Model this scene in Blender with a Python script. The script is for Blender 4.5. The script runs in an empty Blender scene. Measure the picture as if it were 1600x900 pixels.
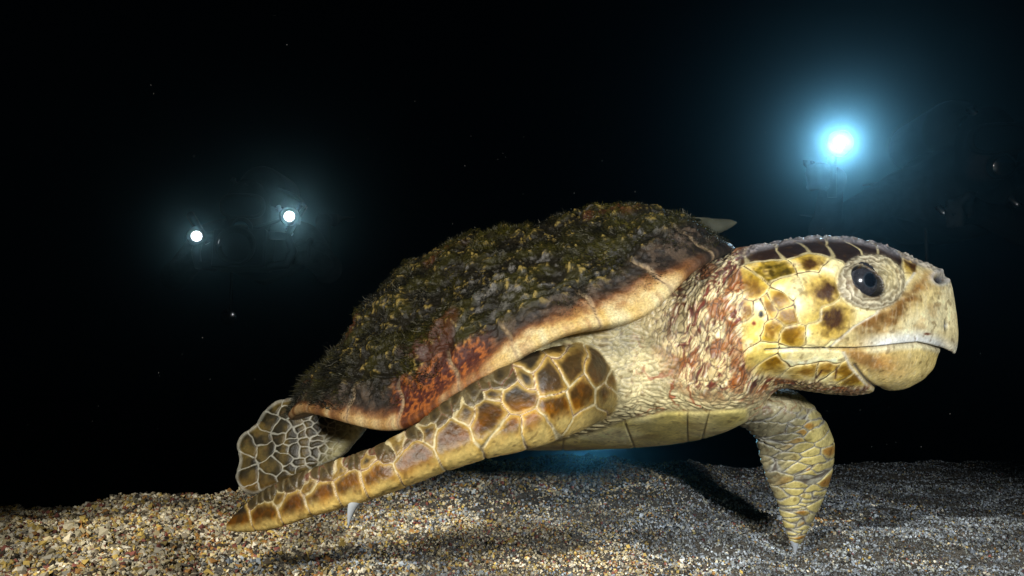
import bpy, math, random, time
import numpy as np
from mathutils import Vector, Matrix, noise as mnoise

T0 = time.time()
rng = np.random.default_rng(7)
random.seed(7)
scn = bpy.context.scene
col = scn.collection

# ------------------------------------------------------------------ camera
PITCH = math.radians(10.0)
CAMH = 0.14
F = 1244.0                                   # focal length in photograph pixels (1600 wide)
cam_d = bpy.data.cameras.new('camera')
cam_d.sensor_width = 36.0
cam_d.lens = 36.0 * F / 1600.0
cam_d.clip_start = 0.01
cam_d.clip_end = 300.0
cam = bpy.data.objects.new('camera', cam_d)
col.objects.link(cam)
cam.location = (0, 0, CAMH)
cam.rotation_euler = (math.pi / 2 + PITCH, 0, 0)
scn.camera = cam

# ------------------------------------------------------------------ world: night water, no daylight left
world = bpy.data.worlds.new('World')
scn.world = world
world.use_nodes = True
bg = world.node_tree.nodes['Background']
bg.inputs[0].default_value = (0.02, 0.06, 0.11, 1)
bg.inputs[1].default_value = 0.004

scn.view_settings.view_transform = 'Standard'
scn.view_settings.look = 'None'
scn.view_settings.gamma = 1.0
scn.view_settings.exposure = 0.0
scn.cycles.use_denoising = True
scn.cycles.volume_bounces = 0
scn.cycles.max_bounces = 5
scn.cycles.diffuse_bounces = 2
scn.cycles.glossy_bounces = 2
scn.cycles.transparent_max_bounces = 8
scn.cycles.sample_clamp_indirect = 4.0
scn.cycles.caustics_reflective = False
scn.cycles.caustics_refractive = False


def aim(o, target):
    d = Vector(target) - o.location
    o.rotation_euler = d.to_track_quat('-Z', 'Y').to_euler()


def spot(name, loc, target, power, color, size_deg=80, blend=0.6, radius=0.04, parent=None):
    l = bpy.data.lights.new(name, 'SPOT')
    l.energy = power
    l.color = color
    l.spot_size = math.radians(size_deg)
    l.spot_blend = blend
    l.shadow_soft_size = radius
    o = bpy.data.objects.new(name, l)
    col.objects.link(o)
    o.location = loc
    aim(o, target)
    return o


# the photographer's two strobes, on arms either side of the camera
spot('camera_strobe', (-0.48, 0.12, 0.38), (-0.10, 0.95, 0.08), 35, (1.0, 0.96, 0.87), 75, 0.6, 0.07)
spot('camera_strobe', (0.34, -0.02, 0.27), (0.29, 0.90, 0.09), 33, (0.96, 0.98, 1.0), 60, 0.6, 0.045)

# ------------------------------------------------------------------ helpers
SP, CP = math.sin(PITCH), math.cos(PITCH)


def v2w(P):
    """camera-aligned metres (right, forward, up) -> world metres"""
    P = np.asarray(P, float)
    return np.stack([P[..., 0], P[..., 1] * CP - P[..., 2] * SP, P[..., 1] * SP + P[..., 2] * CP + CAMH], -1)


def at(px, py, Y):
    return np.array([(px - 800) / F * Y, Y, (450 - py) / F * Y])


def uvof(P):
    return 800 + F * P[..., 0] / P[..., 1], 450 - F * P[..., 2] / P[..., 1]


def smooth(a, b, x):
    t = np.clip((x - a) / (b - a), 0, 1)
    return t * t * (3 - 2 * t)


def interp(x, table):
    t = np.array(table, float)
    return np.interp(x, t[:, 0], t[:, 1])


def _hash(ix, iy, iz, seed):
    h = (ix * 374761393 + iy * 668265263 + iz * 2147483647 + seed * 974634777) & 0xffffffff
    h = ((h ^ (h >> 13)) * 1274126177) & 0xffffffff
    h = ((h ^ (h >> 16)) * 2246822519) & 0xffffffff
    return ((h ^ (h >> 15)) & 0xffff).astype(np.float32) / 65535.0


def vnoise(P, scale, seed=0):
    Q = np.asarray(P) * scale
    i = np.floor(Q).astype(np.int64)
    f = (Q - i).astype(np.float32)
    f = f * f * (3 - 2 * f)
    r = 0
    for dx in (0, 1):
        wx = f[..., 0] if dx else 1 - f[..., 0]
        for dy in (0, 1):
            wy = f[..., 1] if dy else 1 - f[..., 1]
            for dz in (0, 1):
                wz = f[..., 2] if dz else 1 - f[..., 2]
                r = r + wx * wy * wz * _hash(i[..., 0] + dx, i[..., 1] + dy, i[..., 2] + dz, seed)
    return r


def fbm(P, scale, octaves=3, seed=0):
    r, a, s = 0, 0.5, 0
    for o in range(octaves):
        r = r + a * vnoise(P, scale * 2 ** o, seed + o * 17)
        s += a
        a *= 0.5
    return r / s


def voro(P, scale, seed=0, jitter=0.9):
    """F1, F2, cell id for 3-D cellular noise"""
    Q = np.asarray(P) * scale
    i = np.floor(Q).astype(np.int64)
    n = len(Q)
    f1 = np.full(n, 9.0)
    f2 = np.full(n, 9.0)
    idv = np.zeros(n)
    for dx in (-1, 0, 1):
        for dy in (-1, 0, 1):
            for dz in (-1, 0, 1):
                c = i + (dx, dy, dz)
                jx = _hash(c[:, 0], c[:, 1], c[:, 2], seed)
                jy = _hash(c[:, 0], c[:, 1], c[:, 2], seed + 1)
                jz = _hash(c[:, 0], c[:, 1], c[:, 2], seed + 2)
                d = np.sqrt((c[:, 0] + .5 + (jx - .5) * jitter - Q[:, 0]) ** 2 + (c[:, 1] + .5 + (jy - .5) * jitter - Q[:, 1]) ** 2
                            + (c[:, 2] + .5 + (jz - .5) * jitter - Q[:, 2]) ** 2)
                m = d < f1
                f2 = np.where(m, f1, np.minimum(f2, d))
                idv = np.where(m, jx, idv)
                f1 = np.where(m, d, f1)
    return f1, f2, idv


def seedcells(P, S, weight=None, chunk=60000, group=None):
    """F1, F2 and index of the nearest of explicit seeds"""
    n = len(P)
    f1 = np.empty(n); f2 = np.empty(n); idx = np.empty(n, int)
    w = np.zeros(len(S)) if weight is None else weight
    for a in range(0, n, chunk):
        p = P[a:a + chunk]
        d = np.sqrt(((p[:, None, :] - S[None]) ** 2).sum(-1)) - w[None]
        k = d.argmin(1)
        r = np.arange(len(p))
        f1[a:a + chunk] = d[r, k]
        idx[a:a + chunk] = k
        if group is None:
            d[r, k] = 9
        else:
            d[group[k][:, None] == group[None]] = 9
        f2[a:a + chunk] = d.min(1)
    return f1, f2, idx


def mesh_obj(name, V, faces, mat, parent=None, smoothf=True, colors=None, origin=None):
    """V (n,3) world points; faces (m,k) int array or list of such arrays"""
    V = np.asarray(V, float)
    if origin is not None:
        V = V - np.asarray(origin)
    me = bpy.data.meshes.new(name)
    if isinstance(faces, np.ndarray):
        faces = [faces]
    nl = sum(f.size for f in faces)
    npoly = sum(len(f) for f in faces)
    me.vertices.add(len(V))
    me.vertices.foreach_set('co', V.astype(np.float32).ravel())
    me.loops.add(nl)
    me.loops.foreach_set('vertex_index', np.concatenate([f.ravel() for f in faces]).astype(np.int32))
    me.polygons.add(npoly)
    st = []
    o = 0
    for f in faces:
        st.append(o + np.arange(len(f)) * f.shape[1])
        o += f.size
    me.polygons.foreach_set('loop_start', np.concatenate(st).astype(np.int32))
    me.polygons.foreach_set('use_smooth', np.full(npoly, smoothf))
    me.update(calc_edges=True)
    me.validate()
    if colors is not None:
        at_ = me.color_attributes.new('pattern', 'FLOAT_COLOR', 'POINT')
        c = np.ones((len(V), 4), np.float32)
        c[:, :colors.shape[1]] = colors
        at_.data.foreach_set('color', c.ravel())
    if mat is not None:
        me.materials.append(mat)
    ob = bpy.data.objects.new(name, me)
    col.objects.link(ob)
    if parent is not None:
        ob.parent = parent
        if origin is not None:
            ob.location = Vector(origin) - parent.location if parent.parent is None else Vector(origin) - parent.matrix_world.translation
        else:
            ob.location = -parent.location
    elif origin is not None:
        ob.location = Vector(origin)
    return ob


def empty(name, loc, label, cat, group=None):
    o = bpy.data.objects.new(name, None)
    o.empty_display_size = 0.05
    col.objects.link(o)
    o.location = Vector(loc)
    o['label'] = label
    o['category'] = cat
    if group:
        o['group'] = group
    return o


def material(name, base=(0.5, 0.5, 0.5), rough=0.5, spec=0.4, metallic=0.0, attr=False, noise_scale=None, noise_amt=0.25,
             bump_scale=None, bump_amt=0.2, bump_dist=0.001, emission=None, estr=0.0):
    m = bpy.data.materials.new(name)
    m.use_nodes = True
    nt = m.node_tree
    N, L = nt.nodes, nt.links
    b = N['Principled BSDF']
    b.inputs['Base Color'].default_value = (*base, 1)
    b.inputs['Roughness'].default_value = rough
    b.inputs['Specular IOR Level'].default_value = spec
    b.inputs['Metallic'].default_value = metallic
    tc = N.new('ShaderNodeTexCoord')
    src = None
    if attr:
        a = N.new('ShaderNodeAttribute')
        a.attribute_name = 'pattern'
        src = a.outputs['Color']
    if noise_scale:
        n = N.new('ShaderNodeTexNoise')
        n.inputs['Scale'].default_value = noise_scale
        n.inputs['Detail'].default_value = 4
        L.new(tc.outputs['Object'], n.inputs['Vector'])
        mr = N.new('ShaderNodeMapRange')
        mr.inputs[1].default_value = 0.3
        mr.inputs[2].default_value = 0.7
        mr.inputs[3].default_value = 1 - noise_amt
        mr.inputs[4].default_value = 1 + noise_amt
        L.new(n.outputs['Fac'], mr.inputs[0])
        mx = N.new('ShaderNodeVectorMath')
        mx.operation = 'SCALE'
        if src is None:
            mx.inputs[0].default_value = base
        else:
            L.new(src, mx.inputs[0])
        L.new(mr.outputs[0], mx.inputs['Scale'])
        src = mx.outputs[0]
    if src is not None:
        L.new(src, b.inputs['Base Color'])
    if bump_scale:
        n2 = N.new('ShaderNodeTexNoise')
        n2.inputs['Scale'].default_value = bump_scale
        n2.inputs['Detail'].default_value = 5
        n2.inputs['Roughness'].default_value = 0.65
        L.new(tc.outputs['Object'], n2.inputs['Vector'])
        bp = N.new('ShaderNodeBump')
        bp.inputs['Strength'].default_value = bump_amt
        bp.inputs['Distance'].default_value = bump_dist
        L.new(n2.outputs['Fac'], bp.inputs['Height'])
        L.new(bp.outputs['Normal'], b.inputs['Normal'])
    if emission:
        b.inputs['Emission Color'].default_value = (*emission, 1)
        b.inputs['Emission Strength'].default_value = estr
    return m


# ------------------------------------------------------------------ seabed
def ridge(x, y):
    """distance and height of the sand rise that closes the view, by bearing"""
    bx = np.clip(x / np.maximum(y, 0.3), -1.2, 1.2) * F + 800
    D = interp(bx, [(-600, 1.2), (0, 1.25), (200, 1.28), (330, 1.32), (450, 1.4), (640, 1.5), (760, 1.55), (1060, 1.55), (1120, 1.8), (1300, 2.3), (1600, 2.6), (2200, 2.6)])
    v = interp(bx, [(-600, 800), (0, 797), (150, 793), (250, 778), (380, 775), (560, 745), (700, 728), (800, 723), (1050, 722), (1090, 726), (1130, 734), (1300, 728), (1600, 724), (2200, 724)])
    el = np.arctan((v - 450) / F) - PITCH
    return D, CAMH - D * np.tan(el)


def terrain(x, y):
    D, zr = ridge(x, y)
    d = np.sqrt(x * x + y * y)
    d = np.where(y < 0.3, 0.3, y / 1.0)
    t = np.clip((d - 0.85) / (D - 0.85), 0, 1)
    z = zr * (t * t * (3 - 2 * t) * 0.35 + 0.65 * t)
    over = np.maximum(d - D, 0)
    z = z - np.minimum(over * 0.45, 0.8) * smooth(0, 0.25, over)
    P = np.stack([x, y, 0 * x], -1)
    z = z + (fbm(P, 7, 3, 3) - .5) * 0.036 * smooth(0.5, 0.9, d) + (fbm(P, 26, 2, 8) - .5) * 0.014 + (fbm(P, 60, 2, 9) - .5) * 0.008
    # hollow and mound so the far flipper rests on the bed and the near one skims it
    z = z + 0.010 * np.exp(-(((x + 0.38) / 0.2) ** 2 + ((y - 0.98) / 0.12) ** 2))
    # the far flipper's claw presses a small dent with a rim of pushed-up grit
    q = np.hypot((x - .336) / .9, (y - .990) / 1.2)
    k = np.exp(-(q / .045) ** 2)
    z = z * (1 - k) + (-.010) * k + .006 * np.exp(-((q - .065) / .018) ** 2)
    return z


def terrain_raw(x, y):
    return terrain(np.atleast_1d(np.asarray(x, float)), np.atleast_1d(np.asarray(y, float)))


def graded(a0, a1, fine0, fine1, step, grow):
    xs = [fine0]
    while xs[-1] < fine1:
        xs.append(xs[-1] + step)
    s = step
    while xs[-1] < a1:
        s *= grow
        xs.append(xs[-1] + s)
    s = step
    lo = [fine0]
    while lo[-1] > a0:
        s *= grow
        lo.append(lo[-1] - s)
    return np.array(lo[:0:-1] + xs)


gx = graded(-60, 60, -1.3, 1.9, 0.009, 1.12)
gy = graded(-20, 80, 0.45, 2.7, 0.009, 1.12)
X, Y = np.meshgrid(gx, gy, indexing='ij')
Z = terrain(X, Y)
nx, ny = X.shape
ii = (np.arange(nx - 1)[:, None] * ny + np.arange(ny - 1)[None]).ravel()
quads = np.stack([ii, ii + ny, ii + ny + 1, ii + 1], -1)
m_bed = material('sand_bed', (0.17, 0.155, 0.13), 0.95, 0.1, noise_scale=260, noise_amt=0.55, bump_scale=420, bump_amt=1.0, bump_dist=0.004)
bed = mesh_obj('seabed', np.stack([X, Y, Z], -1).reshape(-1, 3), quads, m_bed)
bed['kind'] = 'structure'

# loose coral sand: one mass of little angular grains lying on the bed
PAL = 0.70 * np.array([(.62, .58, .48), (.50, .44, .30), (.70, .69, .66), (.34, .31, .27), (.55, .42, .14), (.40, .22, .08), (.26, .10, .09),
                (.12, .10, .08), (.42, .42, .42), (.52, .50, .40), (.045, .04, .035), (.38, .30, .12)])
PW_L = np.array([.15, .12, .13, .08, .11, .07, .08, .08, .05, .05, .08, .03])
PW_R = np.array([.10, .05, .22, .18, .01, .01, .01, .12, .18, .06, .06, .00])  # left mix warm, right mix grey: the lamps' tints put into the grains


def grains(n, x0, x1, y0, y1, s0, s1, seed, cull=True):
    r = np.random.default_rng(seed)
    y = y0 * (y1 / y0) ** r.random(n)
    x = r.uniform(x0, x1, n)
    bxp = x / y * F + 800
    keep = (bxp > -260) & (bxp < 1860) & (y > .68)
    if not cull:
        keep = ~keep & (y < 1.8) & (np.abs(x) < 1.5 + .4 * y)
    x, y = x[keep], y[keep]
    z = terrain(x, y)
    n = len(x)
    # nearly-regular octahedra squeezed and turned at random: 6 corners, 8 facets
    base = np.array([(1, 0, 0), (-1, 0, 0), (0, 1, 0), (0, -1, 0), (0, 0, 1), (0, 0, -1)], float)
    tri = np.array([(0, 2, 4), (2, 1, 4), (1, 3, 4), (3, 0, 4), (2, 0, 5), (1, 2, 5), (3, 1, 5), (0, 3, 5)])
    left = smooth(0.25, -0.75, x / y)
    sz = (s0 + (s1 - s0) * r.random(n) ** 2.8 * 1.25) * (0.74 + 0.60 * left)
    ax = r.uniform(.6, 1.25, (n, 3)) * 1.15
    ax[:, 2] *= 0.9
    q = r.normal(size=(n, 4)); q /= np.linalg.norm(q, axis=1)[:, None]
    w, a, b, c = q.T
    R = np.stack([1 - 2 * (b * b + c * c), 2 * (a * b - c * w), 2 * (a * c + b * w), 2 * (a * b + c * w), 1 - 2 * (a * a + c * c), 2 * (b * c - a * w),
                  2 * (a * c - b * w), 2 * (b * c + a * w), 1 - 2 * (a * a + b * b)], -1).reshape(n, 3, 3)
    V = base[None] * (ax * sz[:, None])[:, None] * r.uniform(.75, 1.2, (n, 6, 1))
    V = np.einsum('nij,nkj->nki', R, V)
    V[..., 0] += x[:, None]; V[..., 1] += y[:, None]
    V[..., 2] += (z + sz * r.uniform(-.15, .9, n))[:, None]
    Fc = (tri[None] + (np.arange(n) * 6)[:, None, None]).reshape(-1, 3)
    cl = np.empty((n, 3))
    u = r.random(n)
    cwl, cwr = np.cumsum(PW_L / PW_L.sum()), np.cumsum(PW_R / PW_R.sum())
    warm = r.random(n) < smooth(0.55, -0.35, x / y + (fbm(np.stack([x, y, 0 * x], -1), 9, 2, 5) - .5) * .8)
    k = np.where(warm, np.searchsorted(cwl, u), np.searchsorted(cwr, u)).clip(0, 11)
    pn = fbm(np.stack([x, y, 0 * x], -1), 16, 3, 15)
    cl = PAL[k] * r.uniform(.45, 1.25, (n, 1)) * (.62 + .75 * smooth(.35, .65, pn))[:, None] * np.where(warm, 1.5, 1.12)[:, None] * np.where(warm[:, None], (1.05, .98, .80), (.88, 1.0, 1.14))  # brighter warm left, bluer right: lamp light painted into the grain colour
    return V.reshape(-1, 3), Fc, np.repeat(cl, 6, 0)


def add_grains():
    Vs, Fs, Cs = [], [], []
    off = 0
    for args in ((150000, -1.0, 1.15, 0.68, 1.15, .0009, .0024, 1), (130000, -1.3, 1.7, 1.0, 1.75, .0012, .0029, 2), (80000, -0.2, 2.3, 1.5, 2.75, .0018, .0036, 3),
                 (2500, -0.9, 1.3, 0.68, 1.7, .0025, .0045, 4), (10000, -0.25, .6, 1.25, 1.62, .0024, .0044, 6), (6000, -0.9, -.15, 0.68, 1.3, .002, .0036, 7), (170000, -2.0, 2.0, 0.36, 1.8, .0016, .0034, 8, False)):
        v, f, c = grains(*args)
        Vs.append(v); Fs.append(f + off); Cs.append(c)
        off += len(v)
    m = material('coral_sand', rough=0.8, spec=0.25, attr=True)
    o = mesh_obj('coral_sand', np.concatenate(Vs), np.concatenate(Fs), m, smoothf=False, colors=np.concatenate(Cs))
    o['kind'] = 'stuff'
    o['label'] = 'coarse coral sand and shell grit covering the seabed'
    o['category'] = 'sand'


add_grains()
print('sand', round(time.time() - T0, 1))


# ------------------------------------------------------------------ implicit surfaces
class Outline:
    """signed distance (pixels, negative inside) to a closed side-view outline"""

    def __init__(self, pts, rounding=0, pad=60, step=2.0):
        P = np.array(pts, float)
        # dense
        Q = []
        for i in range(len(P)):
            a, b = P[i], P[(i + 1) % len(P)]
            n = max(1, int(np.linalg.norm(b - a) / 4))
            Q += [a + (b - a) * t / n for t in range(n)]
        Q = np.array(Q)
        for _ in range(rounding):
            Q = (np.roll(Q, 1, 0) + 2 * Q + np.roll(Q, -1, 0)) / 4
        self.Q = Q
        self.u0, self.v0 = Q.min(0) - pad
        self.step = step
        nu, nv = ((Q.max(0) + pad - (self.u0, self.v0)) / step).astype(int) + 1
        U, V = np.meshgrid(self.u0 + np.arange(nu) * step, self.v0 + np.arange(nv) * step, indexing='ij')
        G = np.stack([U.ravel(), V.ravel()], -1)
        A, B = Q, np.roll(Q, -1, 0)
        best = np.full(len(G), 1e9)
        inside = np.zeros(len(G), bool)
        for a, b in zip(A, B):
            ab = b - a
            L2 = ab @ ab + 1e-9
            t = np.clip(((G - a) @ ab) / L2, 0, 1)
            d = ((G - a - t[:, None] * ab) ** 2).sum(-1)
            best = np.minimum(best, d)
            c = (a[1] > G[:, 1]) != (b[1] > G[:, 1])
            if abs(ab[1]) > 1e-9:
                xi = a[0] + (G[:, 1] - a[1]) * ab[0] / ab[1]
                inside ^= c & (G[:, 0] < xi)
        d = np.sqrt(best)
        self.g = np.where(inside, -d, d).reshape(nu, nv)
        self.nu, self.nv = nu, nv

    def __call__(self, u, v):
        a = np.clip((u - self.u0) / self.step, 0, self.nu - 1.001)
        b = np.clip((v - self.v0) / self.step, 0, self.nv - 1.001)
        i, j = a.astype(int), b.astype(int)
        fa, fb = a - i, b - j
        g = self.g
        d = (g[i, j] * (1 - fa) + g[i + 1, j] * fa) * (1 - fb) + (g[i, j + 1] * (1 - fa) + g[i + 1, j + 1] * fa) * fb
        # outside the table: add how far outside
        ou = np.maximum(self.u0 - u, 0) + np.maximum(u - (self.u0 + (self.nu - 1) * self.step), 0)
        ov = np.maximum(self.v0 - v, 0) + np.maximum(v - (self.v0 + (self.nv - 1) * self.step), 0)
        return d + ou + ov


def plate(P, outline, yc, w, r):
    """a solid with the given side outline, centre depth yc, half thickness w, edge rounding r (px)"""
    u, v = uvof(P)
    e = -outline(u, v)
    yc_, w_, r_ = yc(u, v), w(u, v), r(u, v) if callable(r) else r
    a = np.maximum(1 - e / r_, 0)
    q = np.sqrt(a * a + ((P[..., 1] - yc_) / w_) ** 2) - 1
    return q * np.minimum(r_ * yc_ / F, w_) * 0.9


def roundcone(P, a, b, ra, rb):
    a, b = np.asarray(a), np.asarray(b)
    ab = b - a
    t = np.clip(((P - a) @ ab) / (ab @ ab + 1e-12), 0, 1)
    return np.linalg.norm(P - a - t[..., None] * ab, axis=-1) - (ra + (rb - ra) * t)


def smin(a, b, k):
    h = np.clip(0.5 + 0.5 * (b - a) / k, 0, 1)
    return b * (1 - h) + a * h - k * h * (1 - h)


def surface_nets(field, lo, hi, step):
    ax = [np.arange(lo[i], hi[i] + step, step) for i in range(3)]
    G = np.stack(np.meshgrid(*ax, indexing='ij'), -1).astype(np.float64)
    Fv = field(G.reshape(-1, 3)).reshape(G.shape[:3])
    S = Fv < 0
    nx, ny, nz = S.shape
    cnt = np.zeros((nx - 1, ny - 1, nz - 1))
    acc = np.zeros((nx - 1, ny - 1, nz - 1, 3))
    sl = lambda d, n: slice(d, n - 1 + d)
    cs = [(a, b, c) for a in (0, 1) for b in (0, 1) for c in (0, 1)]
    for p in cs:
        for q in cs:
            if sum(q) - sum(p) != 1 or any(q[i] < p[i] for i in range(3)):
                continue
            f0 = Fv[sl(p[0], nx), sl(p[1], ny), sl(p[2], nz)]
            f1 = Fv[sl(q[0], nx), sl(q[1], ny), sl(q[2], nz)]
            m = (f0 < 0) != (f1 < 0)
            t = np.where(m, f0 / np.where(m, f0 - f1, 1), 0)
            for i in range(3):
                acc[..., i] += np.where(m, p[i] + t * (q[i] - p[i]), 0)
            cnt += m
    act = cnt > 0
    vid = -np.ones(act.shape, int)
    vid[act] = np.arange(act.sum())
    idx = np.argwhere(act)
    V = np.array(lo) + (idx + acc[act] / cnt[act][:, None]) * step
    quads = []
    for axis in range(3):
        d = [0, 0, 0]; d[axis] = 1
        o = [i for i in range(3) if i != axis]
        A = S[tuple(slice(0, n - d[k]) for k, n in enumerate(S.shape))]
        B = S[tuple(slice(d[k], n) for k, n in enumerate(S.shape))]
        e = np.argwhere(A != B)
        e = e[(e[:, o[0]] > 0) & (e[:, o[1]] > 0) & (e[:, o[0]] < S.shape[o[0]] - 1) & (e[:, o[1]] < S.shape[o[1]] - 1)]
        flip = A[tuple(e.T)]
        c = []
        for a_, b_ in ((0, 0), (-1, 0), (-1, -1), (0, -1)):
            t = e.copy(); t[:, o[0]] += a_; t[:, o[1]] += b_
            c.append(vid[tuple(t.T)])
        q = np.stack(c, -1)
        if axis == 1:
            q = q[:, ::-1]
        q = np.where(flip[:, None], q, q[:, ::-1])
        quads.append(q)
    return V, np.concatenate(quads)


def subdivide(V, Q):
    n = len(V)
    E = np.concatenate([Q[:, [0, 1]], Q[:, [1, 2]], Q[:, [2, 3]], Q[:, [3, 0]]])
    Es = np.sort(E, 1)
    key = Es[:, 0].astype(np.int64) * n + Es[:, 1]
    uk, inv = np.unique(key, return_inverse=True)
    a, b = uk // n, uk % n
    EM = (V[a] + V[b]) / 2
    FM = V[Q].mean(1)
    m = len(Q)
    ei = inv.reshape(4, m) + n
    fi = n + len(uk) + np.arange(m)
    nq = [np.stack([Q[:, 0], ei[0], fi, ei[3]], -1), np.stack([ei[0], Q[:, 1], ei[1], fi], -1), np.stack([fi, ei[1], Q[:, 2], ei[2]], -1),
          np.stack([ei[3], fi, ei[2], Q[:, 3]], -1)]
    return np.concatenate([V, EM, FM]), np.concatenate(nq)


def normals(V, Q):
    n = np.cross(V[Q[:, 2]] - V[Q[:, 0]], V[Q[:, 3]] - V[Q[:, 1]])
    N = np.zeros_like(V)
    for k in range(4):
        for i in range(3):
            N[:, i] += np.bincount(Q[:, k], n[:, i], len(V))
    return N / (np.linalg.norm(N, axis=1)[:, None] + 1e-12)


def relax(V, Q, it=1, w=0.5):
    for _ in range(it):
        A = np.zeros_like(V); c = np.zeros(len(V))
        for k in range(4):
            for j in (1, 3):
                nb = V[Q[:, (k + j) % 4]]
                for i in range(3):
                    A[:, i] += np.bincount(Q[:, k], nb[:, i], len(V))
                c += np.bincount(Q[:, k], None, len(V))
        V = V * (1 - w) + w * A / np.maximum(c, 1)[:, None]
    return V


def project(field, V, Q, it=1):
    for _ in range(it):
        N = normals(V, Q)
        eps = 0.0012
        f0 = field(V)
        g = (field(V + N * eps) - f0) / eps
        g = np.clip(g, 0.35, 2.5)
        V = V - N * np.clip(f0 / g, -0.004, 0.004)[:, None]
    return V


# ------------------------------------------------------------------ the turtle, laid out in camera-aligned metres
HEAD = Outline([(1150, 402), (1180, 388), (1230, 376), (1280, 370), (1330, 373), (1380, 384), (1420, 402), (1450, 413), (1470, 424), (1484, 438),
                (1490, 460), (1495, 490), (1498, 520), (1496, 540), (1492, 556), (1484, 552), (1471, 545), (1467, 552), (1459, 576), (1442, 595),
                (1414, 608), (1388, 611), (1374, 605), (1360, 614), (1330, 617), (1290, 614), (1250, 608), (1200, 602), (1150, 600), (1120, 560),
                (1110, 480)], 2, step=1.5)
TRUNK = Outline([(560, 628), (600, 580), (680, 520), (780, 470), (900, 430), (1000, 418), (1060, 410), (1110, 398), (1150, 391), (1190, 389),
                 (1230, 430), (1240, 500), (1230, 570), (1210, 606), (1190, 636), (1165, 655), (1130, 672), (1090, 684), (1040, 692), (980, 697),
                 (900, 700), (820, 700), (740, 698), (690, 684), (650, 664), (600, 650)], 4)
NEARF = Outline([(835, 550), (870, 541), (905, 538), (940, 549), (962, 571), (973, 600), (968, 630), (945, 655), (905, 674), (860, 692), (810, 706),
                 (760, 716), (692, 738), (619, 767), (567, 785), (538, 793), (487, 807), (428, 827), (385, 832), (351, 829), (357, 814), (369, 802),
                 (399, 773), (430, 754), (461, 740), (523, 718), (560, 706), (597, 692), (644, 666), (700, 622), (740, 597), (785, 572)], 3, step=1.5)
FARF = Outline([(1150, 660), (1165, 630), (1190, 612), (1220, 606), (1247, 614), (1272, 636), (1291, 662), (1303, 692), (1301, 730), (1290, 770), (1273, 804),
                (1260, 832), (1248, 852), (1240, 853), (1231, 836), (1222, 808), (1213, 775), (1200, 745), (1190, 715), (1186, 690), (1170, 668)], 3)
HINDF = Outline([(500, 618), (465, 620), (432, 626), (413, 641), (400, 664), (376, 680), (369, 697), (376, 718), (367, 747), (377, 766), (396, 774), (418, 765),
                 (470, 745), (538, 712), (570, 674), (600, 640), (560, 610)], 3)

trunk_y = [(540, 1.16), (600, 1.13), (700, 1.08), (800, 1.04), (900, 1.0), (1000, .965), (1060, .93), (1110, .88), (1150, .845), (1200, .825), (1250, .82)]
trunk_w = [(540, .12), (600, .17), (700, .22), (800, .22), (900, .195), (950, .18), (1000, .160), (1050, .140), (1100, .116), (1150, .092), (1200, .077), (1250, .07)]
# bearing of the mouth line
MOUTH = np.array([(1196, 548), (1240, 546), (1290, 546), (1340, 546), (1380, 543), (1410, 539), (1435, 537), (1452, 540), (1470, 546), (1486, 553)], float)
EYE_UV = (1352.0, 441.0)


def head_w(u, v):
    w = interp(u, [(1100, .074), (1180, .078), (1250, .078), (1320, .073), (1370, .064), (1410, .053), (1440, .042), (1470, .029), (1500, .015)])
    mv = interp(u, MOUTH)
    w = w - 0.0035 * smooth(-2, 3, v - mv) * smooth(1200, 1330, u)
    # brow and cheek
    w = w + 0.0045 * np.exp(-(((u - 1362) / 48) ** 2 + ((v - 436) / 42) ** 2))
    w = w + 0.004 * np.exp(-(((u - 1250) / 70) ** 2 + ((v - 500) / 60) ** 2))
    return w


def f_head(P):
    return plate(P, HEAD, lambda u, v: 0.82 + 0 * u, head_w, lambda u, v: interp(u, [(1100, 105), (1380, 100), (1440, 70), (1500, 40)]))


def f_trunk(P):
    return plate(P, TRUNK, lambda u, v: interp(u, trunk_y), lambda u, v: interp(u, trunk_w) * (1 - 0.25 * smooth(640, 700, v)),
                 lambda u, v: interp(u, [(560, 45), (700, 70), (1000, 90), (1150, 95), (1230, 90)]))


def lead_edge(u):
    return interp(u, [(351, 830), (385, 832), (428, 827), (487, 807), (538, 793), (619, 767), (692, 738), (760, 716), (810, 706), (860, 692), (905, 674), (945, 655), (973, 610)])


def nf_y(u, v):
    return interp(u, [(350, .79), (450, .755), (600, .725), (750, .725), (850, .755), (930, .80), (980, .835)]) + np.clip(lead_edge(u) - v, -10, 160) * 0.00013


def nf_w(u, v):
    base = interp(u, [(350, .006), (420, .009), (520, .013), (650, .020), (780, .030), (880, .040), (975, .042)])
    return base * (1 - 0.42 * smooth(25, 110, lead_edge(u) - v) * smooth(880, 760, u))


def f_near(P):
    return plate(P, NEARF, nf_y, nf_w, lambda u, v: interp(u, [(350, 12), (500, 20), (650, 28), (800, 42), (900, 60), (975, 62)]))


def f_far(P):
    return plate(P, FARF, lambda u, v: interp(v, [(600, .90), (640, .90), (690, .915), (760, .935), (860, .95)]) + (u - 1240) * 0.00012,
                 lambda u, v: interp(v, [(600, .045), (650, .04), (700, .030), (760, .020), (860, .007)]) * (1 - .4 * smooth(1250, 1190, u) * smooth(650, 700, v)),
                 lambda u, v: interp(v, [(600, 50), (700, 38), (780, 26), (860, 10)]))


def f_hind(P):
    return plate(P, HINDF, lambda u, v: interp(u, [(360, 1.13), (450, 1.11), (560, 1.10), (620, 1.12)]) + (v - 690) * -0.0003,
                 lambda u, v: interp(u, [(360, .006), (420, .009), (500, .013), (560, .022), (620, .03)]), lambda u, v: interp(u, [(360, 9), (450, 16), (600, 30)]))


def f_hind_far(P):
    a, b, c = at(640, 590, 1.22), at(560, 600, 1.30), at(520, 640, 1.36)
    return smin(roundcone(P, a, b, .05, .04), roundcone(P, b, c, .04, .022), .02)


def f_tail(P):
    return roundcone(P, at(590, 615, 1.2), at(520, 640, 1.24), .03, .010)


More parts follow.
